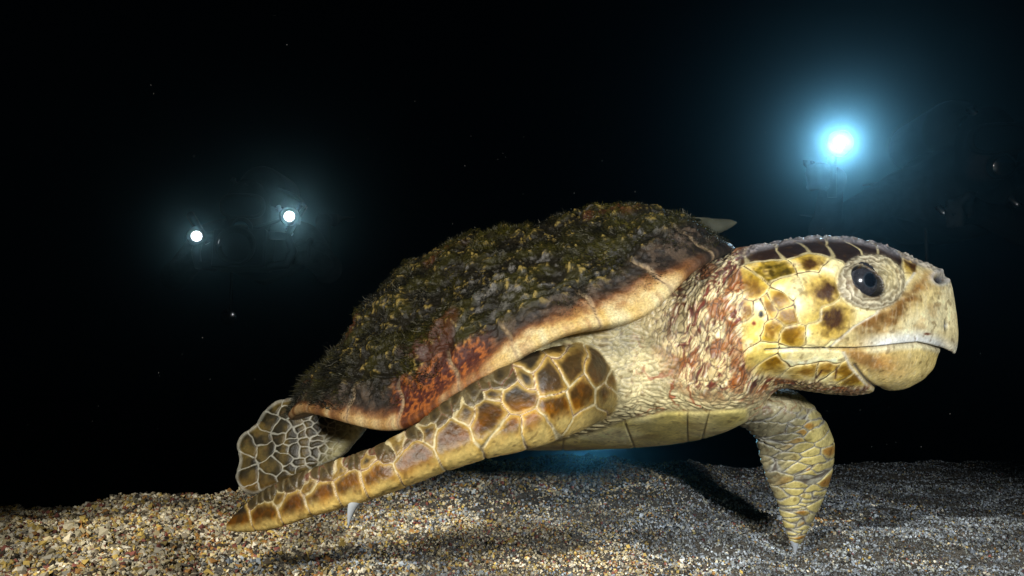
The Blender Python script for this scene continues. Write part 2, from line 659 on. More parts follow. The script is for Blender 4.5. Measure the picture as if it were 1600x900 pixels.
def f_body(P):
    d = smin(f_trunk(P), f_head(P), 0.012)
    d = smin(d, f_near(P), 0.004)
    d = smin(d, f_far(P), 0.010)
    d = smin(d, f_hind(P), 0.010)
    d = smin(d, f_hind_far(P), 0.02)
    d = smin(d, f_tail(P), 0.01)
    return d


V, Q = surface_nets(f_body, (-.44, .66, -.33), (.49, 1.42, .08), .004)
print('nets', len(V), round(time.time() - T0, 1))
V = relax(V, Q, 1)
V = project(f_body, V, Q, 2)
V, Q = subdivide(V, Q)
V = project(f_body, V, Q, 1)
V = relax(V, Q, 1, .5)
V, Q = subdivide(V, Q)
V = relax(V, Q, 1, .5)
print('body', len(V), round(time.time() - T0, 1))
NRM = normals(V, Q)
U_, V_ = uvof(V)


def pick(pts, region=None):
    """points on the near face of the body under the given outline coordinates"""
    out = []
    for (px, py) in pts:
        m = (abs(U_ - px) < 6) & (abs(V_ - py) < 6) & (NRM[:, 1] < 0.3)
        if region is not None:
            m &= region
        k = np.where(m)[0]
        if len(k) == 0:
            out.append(at(px, py, .8)); continue
        j = k[np.argmin((U_[k] - px) ** 2 + (V_[k] - py) ** 2 + (V[k, 1] - V[k, 1].min()) * 3e3)]
        out.append(V[j])
    return np.array(out)


parts = np.stack([f_trunk(V), f_head(V), f_near(V), f_far(V), np.minimum(f_hind(V), f_hind_far(V)), f_tail(V)], 1)
part = parts.argmin(1)
n = len(V)
COL = np.zeros((n, 3))
DSP = np.zeros(n)
L3 = lambda a, b, t: np.asarray(a) * (1 - t[:, None]) + np.asarray(b) * t[:, None]


def mixc(c, new, t):
    return c * (1 - t[:, None]) + np.asarray(new) * t[:, None]


warp = np.stack([fbm(V, 60, 2, 11), fbm(V, 60, 2, 12), fbm(V, 60, 2, 13)], -1) - .5
n_lo = fbm(V, 18, 3, 21)
n_md = fbm(V, 70, 3, 22)
n_hi = fbm(V, 260, 2, 23)
Vm = V.copy()                                   # the head's far side mirrors its near side
Vm[:, 1] = np.where(V[:, 1] > .82, 1.64 - V[:, 1], V[:, 1])

# ---- head
HS = [  # u, v, kind (0 pale, 1 brown blotch, 2 olive blotch, 3 dark cap, 4 orange), plate the seed belongs to
    (1170, 452, 4), (1208, 424, 2), (1268, 413, 1), (1288, 456, 1, 1), (1219, 470, 4), (1186, 487, 0, 3), (1201, 482, 4), (1231, 495, 4), (1204, 518, 4),
    (1242, 526, 4), (1302, 502, 1, 2), (1177, 505, 0, 3), (1195, 392, 3), (1236, 386, 3), (1275, 380, 3), (1315, 386, 3), (1350, 381, 3), (1392, 397, 3),
    (1428, 414, 1), (1262, 468, 0, 1), (1212, 566, 4), (1192, 549, 0), (1262, 580, 4), (1293, 574, 4), (1322, 582, 4), (1232, 556, 0, 4), (1262, 555, 0, 4),
    (1300, 556, 0, 4), (1231, 450, 0), (1158, 484, 4), (1166, 522, 0, 3), (1275, 520, 0, 2), (1322, 490, 0, 2), (1300, 430, 0, 1), (1272, 440, 0, 1), (1258, 492, 0, 1), (1340, 592, 4),
    (1153, 425, 3)]
hs = pick([(t[0], t[1]) for t in HS], part == 1)
HG = np.array([t[3] if len(t) > 3 else 100 + i for i, t in enumerate(HS)])
h = part == 1
near_head = smooth(1145, 1175, U_ + (n_lo - .5) * 40) * smooth(625, 600, V_ + np.clip(1260 - U_, 0, 200) * .15)
hp = V.copy(); hp = Vm + warp * 0.009
mask_head = parts[:, 1] < 0.02
ids = np.where(mask_head)[0]
f1 = np.full(n, 1.); f2 = np.full(n, 2.); ix = np.zeros(n, int)
a_, b_, c_ = seedcells(hp[ids], hs, group=HG)
f1[ids], f2[ids], ix[ids] = a_, b_, c_
kind = np.array([t[2] for t in HS])[ix]
edge = (f2 - f1)
rel = f1 / (f2 + 1e-6)
cream = np.array((.68, .60, .33)); yellow = np.array((.62, .48, .14)); white = np.array((.66, .66, .58))
brown = np.array((.11, .042, .005)); dark = np.array((.055, .028, .018)); orange = np.array((.24, .10, .008)); olive = np.array((.10, .065, .006))
hc = L3(cream, yellow, smooth(.35, .65, n_lo))
hc = mixc(hc, white, smooth(.55, .8, n_md) * .5)
bl = smooth(.95, .25, rel + (n_md - .5) * 1.0)
blot = np.where((kind == 1)[:, None], brown, np.where((kind == 2)[:, None], olive, np.where((kind == 3)[:, None], dark, orange)))
amt = np.select([kind == 0, kind == 1, kind == 2, kind == 3, kind == 4], [0, 1.0, .95, 1.4, .75])
core = np.select([kind == 1, kind == 2], [np.where(ix == 3, .016, np.where(ix == 10, .013, .022)), .03], .03)
loc_ = np.zeros(n)
blot = np.tile(orange, (n, 1))
for k_, t_ in enumerate(HS):
    if t_[2] == 0: continue
    rad = {1: .0135, 2: .020, 3: .05, 4: .0125}[t_[2]]
    dk = np.linalg.norm((hp[ids] - hs[k_]) * (1, 1, 1.15), axis=1)
    a2_ = smooth(1.25, .25, dk / rad + (n_md[ids] - .5) * 1.1 + (n_hi[ids] - .5) * .8) * (HG[ix[ids]] == HG[k_]) * {1: 1.0, 2: 1.0, 3: 1.5, 4: .8}[t_[2]]
    up_ = a2_ > loc_[ids]
    loc_[ids] = np.where(up_, a2_, loc_[ids])
    blot[ids] = np.where(up_[:, None], (None, brown, olive, dark, orange)[t_[2]], blot[ids])
amt = 1.0
hal = np.zeros(n)
for k_, t_ in enumerate(HS):
    if t_[2] in (1, 2, 4):
        dk = np.linalg.norm((hp[ids] - hs[k_]), axis=1)
        hal[ids] = np.maximum(hal[ids], smooth(2.1, .8, dk / {1: .0135, 2: .018, 4: .0115}[t_[2]] + (n_md[ids] - .5) * 1.3) * (HG[ix[ids]] == HG[k_]))
hc = mixc(hc, np.array((.48, .30, .035)), hal * .75)
loc_0 = np.where((kind == 1) & ((ix == 3) | (ix == 10)), smooth(1.0, .2, f1 / core + (n_md - .5) * 1.2), bl)
hc = hc * (1 - np.clip(loc_ * amt, 0, 1)[:, None]) + blot * np.clip(loc_ * amt, 0, 1)[:, None]
hc = mixc(hc, dark, (kind == 3) * smooth(.0005, .003, edge) * .9)
hc = mixc(hc, cream * 1.05, smooth(.0042, .0014, edge) * .5)
hc = mixc(hc, np.array((.09, .03, .015)), smooth(.0013, .0003, edge) * (.35 + .65 * smooth(.4, .6, n_md)) * (kind != 3))
hd = -0.0007 * smooth(.0016, .0003, edge) + .0004 * smooth(0, .006, edge)

# beak: horn without sutures, ahead of and below the eye
beak_line = interp(V_, [(380, 1440), (425, 1430), (455, 1410), (490, 1370), (510, 1335), (540, 1300), (548, 1290), (550, 1318), (575, 1330), (600, 1352), (615, 1372)])
bk = smooth(-3, 3, U_ - beak_line) * mask_head
low = smooth(-1.5, 1.5, V_ - interp(U_, MOUTH))
streak = fbm(np.stack([V[:, 0] * 1.0, V[:, 1] * .3, V[:, 2] * 3], -1), 60, 3, 31)
bc = L3((.60, .49, .24), (.68, .60, .36), smooth(.35, .65, n_lo))
# brown smear along the upper beak, below and ahead of the eye
sm = np.exp(-((V_ - interp(U_, [(1330, 512), (1370, 502), (1400, 490), (1425, 462), (1445, 440)])) / 20) ** 2) * smooth(1325, 1350, U_) * smooth(1475, 1415, U_)
bc = mixc(bc, np.array((.22, .09, .02)), np.clip(sm * (.45 + 1.9 * (streak - .3)), 0, .9) * (1 - low))
bc = mixc(bc, np.array((.44, .25, .08)), np.clip((streak - .54) * 2.2, 0, .4) * (1 - low))
# pale bluish cutting edge above the mouth and the tip
mv = interp(U_, MOUTH)
bc = mixc(bc, np.array((.62, .64, .62)), smooth(28, 6, mv - V_) * (1 - low) * .85 * smooth(1330, 1390, U_))
bc = mixc(bc, np.array((.64, .54, .30)), smooth(1462, 1488, U_) * (1 - low) * .5)
lc = L3((.60, .46, .17), (.66, .53, .24), n_lo)
lc = mixc(lc, np.array((.32, .15, .05)), np.clip(1.3 * np.exp(-(((U_ - 1352) / 30) ** 2 + ((V_ - 562 - (U_ - 1352) * .35) / 11) ** 2)) * (.5 + n_md), 0, .8))
lc = mixc(lc, np.array((.46, .24, .08)), np.clip(np.exp(-(((U_ - 1390) / 32) ** 2 + ((V_ - 568) / 20) ** 2)) * (n_md * 1.2), 0, .6))
lc = mixc(lc, np.array((.62, .60, .45)), smooth(12, 3, V_ - mv) * smooth(1340, 1370, U_) * .6)
bc = L3(bc, lc, low) if False else bc * (1 - low[:, None]) + lc * low[:, None]
hc = hc * (1 - bk[:, None]) + bc * bk[:, None]
scr = fbm(np.stack([V[:, 0] * 1.0, V[:, 1], V[:, 2] * .25], -1), 420, 3, 111)
hc = mixc(hc, hc * .72, bk * smooth(.58, .68, scr) * .35)
hc = mixc(hc, np.array((.70, .66, .50)), bk * smooth(.42, .34, scr) * .15)
hd = hd * (1 - bk) + bk * ((scr - .5) * .0003 + (fbm(V, 45, 2, 112) - .5) * .0016)
# edge where horn meets scales: a small pale lip
lip = np.exp(-((U_ - beak_line) / 3.0) ** 2) * mask_head * (V_ > 425)
hc = mixc(hc, np.array((.62, .60, .50)), lip * .7)
hd += -0.0010 * lip


def polydist(u, v, pts):
    pts = np.array(pts, float)
    d = np.full(len(u), 1e9)
    for a, b in zip(pts[:-1], pts[1:]):
        ab = b - a
        t = np.clip(((u - a[0]) * ab[0] + (v - a[1]) * ab[1]) / (ab @ ab), 0, 1)
        d = np.minimum(d, np.hypot(u - a[0] - t * ab[0], v - a[1] - t * ab[1]))
    return d


md = polydist(U_, V_, MOUTH)
hd += -0.0038 * np.exp(-(md / 2.2) ** 2) * mask_head
hc = mixc(hc, np.array((.09, .05, .045)), np.exp(-(md / 1.3) ** 2) * mask_head * .9)
# chin seam behind the lower beak
cd = polydist(U_, V_, [(1337, 572), (1350, 590), (1362, 602), (1374, 609)])
hd += -0.003 * np.exp(-(cd / 3) ** 2) * mask_head
hc = mixc(hc, np.array((.10, .09, .09)), np.exp(-(cd / 2.5) ** 2) * mask_head * .9)
for line in ([(1276, 592), (1284, 580)], [(1305, 592), (1308, 576)]):
    d_ = polydist(U_, V_, line)
    hd += -0.0012 * np.exp(-(d_ / 2) ** 2) * mask_head
    hc = mixc(hc, np.array((.12, .04, .03)), np.exp(-(d_ / 1.6) ** 2) * mask_head * .9)
# nostril, the small nick in the beak, ear mark
for (cu, cv, ru, rv, dep, cc) in ((1470, 436, 9, 7, .006, (.02, .02, .025)), (1479, 508, 3.0, 10, .0045, (.01, .01, .01)), (1189, 491, 4.2, 5.5, .001, (.012, .012, .014)), (1178, 505, 3.5, 3.5, 0, (.28, .05, .02)), (1449, 522, 5, 2, .0005, (.25, .09, .04))):
    g = np.exp(-np.maximum(((U_ - cu) / ru) ** 2 + ((V_ - cv) / rv) ** 2, 0) ** 1.6) * mask_head
    hd += -dep * g
    hc = mixc(hc, np.array(cc), np.clip(g * 1.15, 0, 1))
# nostril rim, slightly raised, with its rim light painted as a grey ring
g = np.exp(-((np.hypot((U_ - 1469) / 13, (V_ - 434) / 10) - 1) / .35) ** 2) * mask_head
hc = mixc(hc, np.array((.42, .42, .42)), g * .6)
hd += .0012 * g

# ---- eyelids
eu, ev = U_ - EYE_UV[0], V_ - EYE_UV[1]
ca, sa = math.cos(math.radians(40)), math.sin(math.radians(40))
ea, eb = eu * ca + ev * sa, -eu * sa + ev * ca
er = np.sqrt((ea / 26.5) ** 2 + (eb / 16.0) ** 2)
lr = np.hypot((U_ - 1363) / 55.0, (V_ - 440) / 46.0)
lidm = smooth(1.05, .92, lr) * mask_head
wr = np.sin(lr * 40 + (n_md - .5) * 16 + (n_hi - .5) * 6 + np.arctan2(ev, eu) * 2.0) * (.4 + .9 * n_lo)
lidc = L3((.21, .165, .10), (.58, .53, .38), smooth(-.6, .8, wr) * .6 + n_hi * .4)
lidc = mixc(lidc, np.array((.60, .50, .24)), np.exp(-(((U_ - 1392) / 20) ** 2 + ((V_ - 430) / 28) ** 2)) * .55)
lidc = mixc(lidc, np.array((.15, .085, .04)), smooth(1.55, 1.1, er) * smooth(.45, .62, n_md) * .8)
lidc = mixc(lidc, np.array((.018, .014, .013)), smooth(1.20, 1.04, er) * .95)
hc = hc * (1 - lidm[:, None]) + lidc * lidm[:, None]
hd = hd * (1 - lidm) + lidm * (.0009 * wr + .0034 * np.exp(-((er - 1.16) / .14) ** 2))
hd += -.0022 * np.exp(-((lr - 1.0) / .06) ** 2) * mask_head
hd += -.013 * smooth(1.06, .9, er) * mask_head

# crusty growth along the crown
crown = smooth(10, 3, -HEAD(U_, V_)) * smooth(470, 400, V_) * mask_head * smooth(1120, 1180, U_)
hd += crown * np.clip(n_hi - .40, 0, 1) * .0065
hc = mixc(hc, np.array((.30, .29, .30)), crown * .75)

# ---- neck and shoulders: folded skin
kx = interp(V_, [(380, .75), (480, 0.25), (560, -.15), (640, -.6)])       # lean of the folds
fs = V[:, 0] - (V[:, 2]) * 0.35 + warp[:, 0] * .014
NP = np.stack([fs * 1.15, V[:, 1] * .6 + warp[:, 1] * .01, V[:, 2] * .24 + warp[:, 2] * .006], -1)
g1, g2, gid = voro(NP, 230, 5)
ge = g2 - g1
q1, q2, qid = voro(V * (1, .8, .8) + warp * .006, 210, 8)
qe = q2 - q1
nk = L3((.52, .40, .19), (.62, .54, .34), n_lo)
nk = mixc(nk, np.array((.56, .42, .20)), smooth(.45, .75, fbm(V, 30, 2, 41)) * .6)
redm = smooth(.50, .62, fbm(NP * (1, 1, 1.6), 270, 3, 42)) * smooth(1000, 1080, U_) * smooth(640, 600, V_)
redm2 = smooth(.50, .60, fbm(V, 55, 3, 45)) * smooth(960, 1010, U_)
redzone = np.exp(-((U_ - interp(V_, [(400, 1150), (450, 1143), (500, 1160), (560, 1185), (620, 1230)])) / 24) ** 2)
nk = mixc(nk, np.array((.20, .028, .022)), np.clip(redm * (.65 + .6 * redzone) * (.5 + gid), 0, .92))
nk = mixc(nk, np.array((.34, .11, .03)), np.clip(redm2 * (.45 + .8 * qid), 0, .85))
nk = mixc(nk, np.array((.11, .07, .055)), smooth(.13, .02, ge) * .75)
nk = mixc(nk, np.array((.62, .62, .58)), smooth(.35, .6, ge) * .35 * n_md * 2)
topn = smooth(455, 405, V_)
nk = mixc(nk, np.array((.22, .20, .19)), topn * .15)
nd = .0011 * np.clip(ge, 0, .5) * 2 + .0006 * np.clip(qe, 0, .5)
big = np.abs(np.sin((fs * 150) + 3 * (n_lo - .5)))
nd += .0012 * big ** .6 * smooth(1020, 1080, U_) * smooth(1230, 1170, U_)
nk = mixc(nk, nk * .0 + np.array((.10, .06, .05)), smooth(.16, .04, big) * .55 * smooth(1020, 1080, U_))
# side and shoulder: leathery, crossed by fine red creases
sw = np.clip(smooth(1075, 1000, U_ - (V_ - 560) * .5) + smooth(600, 640, V_), 0, 1)
SPt = np.stack([V[:, 0] * .40 + warp[:, 0] * .012, V[:, 1] * .8, V[:, 2] * 1.0 + warp[:, 2] * .012 + V[:, 0] * .12], -1)
s1, s2, sid = voro(SPt, 190, 15)
se = s2 - s1
sk = L3((.42, .35, .18), (.55, .49, .30), n_lo)
sk = mixc(sk, np.array((.50, .36, .15)), smooth(.5, .7, fbm(V, 22, 2, 47)) * .45)
sk = mixc(sk, np.array((.16, .13, .08)), smooth(.10, .02, se) * .5)
sk = mixc(sk, np.array((.33, .09, .04)), smooth(.16, .03, np.abs(fbm(V, 60, 3, 49) - .5) * 3.2) * smooth(.36, .5, n_lo) * .85 * smooth(970, 1030, U_))
sd = .0016 * np.clip(se, 0, .5) * 2
TC = nk * (1 - sw[:, None]) + sk * sw[:, None]
TD = nd * (1 - sw) + sd * sw
# plastron: smooth yellow horn with a few seams
pl_top = interp(U_, [(700, 690), (800, 694), (860, 690), (930, 672), (985, 652), (1040, 640), (1090, 640), (1160, 636), (1175, 634)])
pl = smooth(-2, 3, V_ - pl_top) * smooth(1172, 1160, U_) * (part == 0)
pc = L3((.56, .47, .17), (.66, .60, .34), smooth(.3, .7, n_lo))
pc = mixc(pc, np.array((.36, .22, .05)), smooth(.5, .7, fbm(V, 26, 3, 51)) * .55)
pseam = np.minimum.reduce([np.abs(U_ - 977 - (V_ - 660) * .4), np.abs(U_ - 1106 + (V_ - 650) * .3), np.abs(U_ - 1075), np.abs(U_ - 880)])
pc = mixc(pc, np.array((.14, .09, .05)), np.exp(-(pseam / 1.3) ** 2) * .6)
pc = mixc(pc, np.array((.16, .12, .06)), np.exp(-((V_ - pl_top) / 2.5) ** 2) * .7)
pdp = .003 - .0025 * np.exp(-((V_ - pl_top) / 3) ** 2) - .001 * np.exp(-(pseam / 1.5) ** 2)
TC = TC * (1 - pl[:, None]) + pc * pl[:, None]
TD = TD * (1 - pl) + pdp * pl

# head / neck blend
hw = near_head * smooth(.006, -.004, parts[:, 1] - parts[:, 0] * 0 - .004) * smooth(-.002, .001, parts[:, 0] - parts[:, 1] + smooth(1150, 1230, U_) * .05)
hw = np.clip(np.maximum(hw, bk), 0, 1) * mask_head
thr = smooth(598, 606, V_ + np.clip(1320 - U_, 0, 200) * .12) * smooth(1368, 1352, U_)      # throat keeps the folded skin
hw = hw * (1 - thr)
COL = TC * (1 - hw[:, None]) + hc * hw[:, None]
DSP = TD * (1 - hw) + hd * hw

# ---- near front flipper
big_s = [(889, 569), (860, 590), (813, 620), (865, 640), (913, 620), (800, 678), (763, 648), (708, 688), (948, 620), (938, 582), (962, 596), (645, 718),
         (590, 744), (545, 760), (500, 778), (455, 794), (412, 808), (374, 818), (925, 655), (835, 668)]
mid_s = [(875, 546), (831, 562), (822, 593), (769, 615), (728, 642), (666, 672), (622, 694), (575, 718), (530, 732), (484, 756), (438, 778)]
sml_s = []
r_ = random.Random(5)
for k in range(38):
    t = k / 37
    uu = 395 + t * 400
    vv = interp(uu, [(395, 779), (461, 743), (523, 722), (597, 697), (644, 672), (700, 630), (740, 604), (800, 570)]) + 3 + r_.random() * (9 + 12 * t)
    sml_s.append((uu, float(vv)))
ns = big_s + mid_s + sml_s
nsp = pick(ns, part == 2)
nw = np.array([.006] * len(big_s) + [.0] * len(mid_s) + [-.004] * len(sml_s))
ids = np.where(parts[:, 2] < .012)[0]
Pn = V[ids] + warp[ids] * .007
# far face of the flipper: mirror the seeds through its mid plane
tl = np.array([.83, 0, .55]); tl /= np.linalg.norm(tl)
sq = lambda A: A * (1, .35, 1) - .0 * A
a1, a2, ai = seedcells(sq(Pn), sq(nsp), nw)
ed = a2 - a1
Un, Vn = U_[ids], V_[ids]
lead = lead_edge(Un) - Vn
hgt = interp(Un, [(350, 30), (430, 70), (520, 82), (600, 84), (700, 110), (800, 135), (900, 130), (980, 100)])
rl = np.clip(lead / hgt, 0, 1.2)
c = L3((.19, .068, .008), (.33, .135, .016), smooth(.35, .65, n_lo[ids]))
c = mixc(c, np.array((.095, .05, .014)), smooth(.42, .62, fbm(V[ids], 120, 3, 61)) * .7)
c = mixc(c, np.array((.085, .055, .022)), smooth(.35, .8, rl) * .8)
c = mixc(c, np.array((.64, .48, .18)), smooth(.38, .10, rl + (n_md[ids] - .5) * .3) * .95)
c = mixc(c, np.array((.050, .042, .028)), smooth(.58, .78, rl + (n_md[ids] - .5) * .2) * .9 * smooth(900, 820, Un))
rim = smooth(.010, .003, ed) * np.where(ai >= len(big_s) + len(mid_s), .25, 1)
c = mixc(c, np.array((.50, .33, .10)), rim * .55)
c = mixc(c, np.array((.50, .34, .10)), smooth(.0060, .002, ed) * .38 * (ai < len(big_s)))
sut = smooth(.0025, .0007, ed + (n_md[ids] - .5) * .0024)
sutw = np.where(ai >= len(big_s) + len(mid_s), .18, .92)
c = mixc(c, L3((.54, .44, .22), (.62, .58, .44), n_md[ids]), sut * sutw)
c = mixc(c, np.array((.16, .05, .03)), smooth(.0011, .0003, ed) * smooth(.42, .56, n_md[ids]) * .85)
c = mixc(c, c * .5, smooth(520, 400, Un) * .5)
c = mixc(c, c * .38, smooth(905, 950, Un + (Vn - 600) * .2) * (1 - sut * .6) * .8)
nfd = .0008 * smooth(.0002, .004, ed) * np.where(ai >= len(big_s) + len(mid_s), .4, 1) - .0004 + (n_hi[ids] - .5) * .0008 + smooth(.0012, .0004, ed) * -.0006
fold = np.exp(-((Un - interp(Vn, [(540, 948), (570, 975), (620, 978)]) + 12) / 4) ** 2)
wN = smooth(.003, -.001, parts[ids, 2] - parts[ids, 0]) * smooth(.012, .004, parts[ids, 2])
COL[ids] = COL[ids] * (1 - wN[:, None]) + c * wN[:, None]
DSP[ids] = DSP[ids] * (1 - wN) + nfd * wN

# ---- far front flipper
ids = np.where(parts[:, 3] < .012)[0]
r_ = random.Random(9)
fsd = []
for k in range(60):
    vv = 618 + 230 * (k / 60) ** .9
    lo_, hi_ = interp(vv, [(610, 1190), (690, 1190), (745, 1202), (810, 1224), (850, 1240)]), interp(vv, [(610, 1250), (662, 1290), (692, 1303), (730, 1301), (804, 1273), (850, 1248)])
    t = r_.random() ** .7
    fsd.append((float(lo_ + (hi_ - lo_) * t), vv + r_.uniform(-5, 5)))
fsp = pick(fsd, part == 3)
sc = np.array((.8, .5, 1.7))
a1, a2, ai = seedcells((V[ids] + warp[ids] * .008) * sc, fsp * sc)
ed = a2 - a1
Un, Vn = U_[ids], V_[ids]
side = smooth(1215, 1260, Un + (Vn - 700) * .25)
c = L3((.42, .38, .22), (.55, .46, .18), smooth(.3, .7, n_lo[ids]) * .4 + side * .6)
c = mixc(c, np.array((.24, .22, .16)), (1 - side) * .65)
rr = np.random.default_rng(4).random(len(fsd))
c = mixc(c, np.array((.42, .18, .03)), (rr[ai] > .9) * smooth(.9, .3, a1 / (a2 + 1e-6)) * .8 * side)
c = mixc(c, np.array((.40, .40, .36)), smooth(.0032, .001, ed) * .8)
c = mixc(c, np.array((.13, .10, .08)), smooth(.0010, .0003, ed) * .8)
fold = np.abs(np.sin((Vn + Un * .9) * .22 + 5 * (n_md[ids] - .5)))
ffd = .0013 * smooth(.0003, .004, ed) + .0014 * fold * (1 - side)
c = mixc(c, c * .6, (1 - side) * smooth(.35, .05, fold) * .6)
wN = smooth(.004, -.003, parts[ids, 3] - parts[ids, 0]) * smooth(.012, .004, parts[ids, 3])
wN = wN * (.25 + .75 * smooth(625, 655, Vn))
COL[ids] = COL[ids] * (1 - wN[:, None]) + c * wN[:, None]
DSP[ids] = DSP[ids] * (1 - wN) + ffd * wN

# ---- hind flippers
ids = np.where(parts[:, 4] < .012)[0]
r_ = random.Random(3)
hsd = []
tries = 0
while len(hsd) < 120 and tries < 6000:
    tries += 1
    uu, vv = r_.uniform(366, 575), r_.uniform(618, 776)
    if HINDF(np.array([uu]), np.array([vv]))[0] > -2: continue
    dmin = interp(uu, [(370, 24), (420, 20), (450, 12), (520, 8), (575, 12)])
    if all((uu - a) ** 2 * .45 + (vv - b) ** 2 > dmin ** 2 * .8 for a, b in hsd):
        hsd.append((uu, vv))
hsp = pick(hsd, part == 4)
sc = np.array((.8, .4, 1.0))
a1, a2, ai = seedcells((V[ids] + warp[ids] * .012) * sc, hsp * sc)
ed = a2 - a1
Un, Vn = U_[ids], V_[ids]
c = L3((.06, .048, .022), (.17, .12, .04), smooth(.3, .7, n_md[ids]))
c = mixc(c, np.array((.30, .17, .04)), smooth(735, 760, Vn) * .5)
c = mixc(c, np.array((.50, .49, .42)), smooth(.0021, .0005, ed + (n_md[ids] - .5) * .0022) * .85)
c = mixc(c, np.array((.52, .48, .28)), smooth(500, 545, Un + (Vn - 680) * .4) * .85)
c = mixc(c, np.array((.50, .50, .44)), smooth(7, 2, -HINDF(Un, Vn)) * .6)
wN = smooth(.004, -.003, parts[ids, 4] - parts[ids, 0]) * smooth(.012, .004, parts[ids, 4])
COL[ids] = COL[ids] * (1 - wN[:, None]) + c * wN[:, None]
DSP[ids] = DSP[ids] * (1 - wN) + (.0007 * smooth(.001, .006, ed)) * wN

COL = COL * (0.70 + 0.34 * n_hi[:, None] + .26 * smooth(.3, .7, n_md)[:, None])
COL = mixc(COL, np.array((.16, .09, .03)), smooth(.66, .76, fbm(V, 190, 2, 88)) * .45)
lum = COL @ np.array([.3, .55, .15])
COL = lum[:, None] + 1.09 * (COL - lum[:, None])
COL = np.clip(COL, .003, .9)
COL = COL * (lum / .33)[:, None] ** .38
V = V + NRM * DSP[:, None]

base_pt = v2w(at(900, 690, 1.0)[None])[0]
turtle = empty('sea_turtle', base_pt, 'large sea turtle with an algae covered shell gliding just above the sand', 'turtle')
m_skin = material('turtle_skin', rough=0.38, spec=0.4, attr=True, noise_scale=330, noise_amt=0.18, bump_scale=520, bump_amt=0.35, bump_dist=0.0012)
mesh_obj('body', v2w(V), Q, m_skin, turtle, colors=np.clip(COL, 0.003, .9))
print('skin', round(time.time() - T0, 1))

# ---- eyes
eye_c = pick([EYE_UV])[0]
eyeY = f_head  # depth of the skin there before carving
cand = (abs(U_ - EYE_UV[0]) < 34) & (abs(V_ - EYE_UV[1]) < 34) & (er > .95) & (er < 1.15) & (NRM[:, 1] < 0)
yrim = (V - NRM * DSP[:, None])[cand, 1].mean()
m_eye = bpy.data.materials.new('eye_ball'); m_eye.use_nodes = True
nt = m_eye.node_tree; b = nt.nodes['Principled BSDF']
b.inputs['Roughness'].default_value = .16
b.inputs['Specular IOR Level'].default_value = .5
a = nt.nodes.new('ShaderNodeAttribute'); a.attribute_name = 'pattern'
nt.links.new(a.outputs['Color'], b.inputs['Base Color'])


def sphere_mesh(c, r, nlat, nlon):
    th = np.linspace(0, np.pi, nlat); phi = np.linspace(0, 2 * np.pi, nlon, endpoint=False)
    Tt, Pp = np.meshgrid(th, phi, indexing='ij')
    D = np.stack([np.sin(Tt) * np.cos(Pp), -np.cos(Tt), np.sin(Tt) * np.sin(Pp)], -1).reshape(-1, 3)   # pole at -Y
    ii = (np.arange(nlat - 1)[:, None] * nlon + np.arange(nlon)[None])
    jj = (np.arange(nlat - 1)[:, None] * nlon + (np.arange(nlon)[None] + 1) % nlon)
    q = np.stack([ii, jj, jj + nlon, ii + nlon], -1).reshape(-1, 4)
    return c + D * r, q, D


for sgn in (1, -1):
    rE = .0225
    yc = yrim + rE - .0002
    c = at(EYE_UV[0], EYE_UV[1], yrim); c[1] = yc; c[0] *= 1.0
    if sgn < 0:
        c = c.copy(); c[1] = 1.64 - yc
    P, q, D = sphere_mesh(c, rE, 60, 72)
    look = np.array([.25, -.95 * sgn, .10]); look /= np.linalg.norm(look)
    ang = np.degrees(np.arccos(np.clip(D @ look, -1, 1)))
    cc = L3((.014, .014, .017), (.040, .038, .044), vnoise(P, 900, 3))
    cc = mixc(cc, np.array((.004, .006, .010)), smooth(19, 17, ang))
    cc = mixc(cc, np.array((.03, .045, .06)), np.exp(-((ang - 18.5) / 1.2) ** 2) * .7)
    mesh_obj('eye', v2w(P), q, m_eye, turtle, colors=cc)

# ---- claws
m_claw = material('claw_horn', (.42, .46, .50), .35, .4, noise_scale=60, noise_amt=.1)


def claw(a, b, c, r):
    t = np.linspace(0, 1, 14)[:, None]
    Cn = (1 - t) ** 2 * a + 2 * t * (1 - t) * b + t ** 2 * c
    R = r * (1 - t[:, 0] ** 1.3) + .0004
    ang = np.linspace(0, 2 * np.pi, 16, endpoint=False)
    tn = np.gradient(Cn, axis=0); tn /= np.linalg.norm(tn, axis=1)[:, None]
    s = np.cross(tn, [0, 1, 0]); s /= np.linalg.norm(s, axis=1)[:, None]
    w = np.cross(tn, s)
    P = (Cn[:, None] + R[:, None, None] * (np.cos(ang)[None, :, None] * s[:, None] + .7 * np.sin(ang)[None, :, None] * w[:, None])).reshape(-1, 3)
    ii = (np.arange(13)[:, None] * 16 + np.arange(16)[None]); jj = (np.arange(13)[:, None] * 16 + (np.arange(16)[None] + 1) % 16)
    q = np.stack([ii, jj, jj + 16, ii + 16], -1).reshape(-1, 4)
    mesh_obj('claw', v2w(P), [q, (13 * 16 + np.arange(16))[None]], m_claw, turtle)


claw(at(560, 777, .732), at(548, 786, .728), at(544, 824, .726), .0062)
claw(at(1240, 842, .945), at(1244, 852, .945), at(1242, 866, .945), .0055)

# ------------------------------------------------------------------ carapace
CC = np.array([.014, 1.0, -.072]); YAW, PIT, ROL = np.radians((13.5, 23.5, 3.0))
SL, SW, SH = .62, .505, .150
Fv_ = np.array([math.cos(YAW) * math.cos(PIT), -math.sin(YAW) * math.cos(PIT), math.sin(PIT)])
Sv = np.cross(Fv_, [0, 0, 1]); Sv /= np.linalg.norm(Sv); Uv = np.cross(Sv, Fv_)
Sv, Uv = math.cos(ROL) * Sv - math.sin(ROL) * Uv, math.sin(ROL) * Sv + math.cos(ROL) * Uv


def plan(phi):
    c, s = np.cos(phi), np.sin(phi)
    return c * (1 - .10 * np.exp(-(s / .42) ** 4) * (c > 0)), s * (1 + .10 * c - .03 * (1 - c))


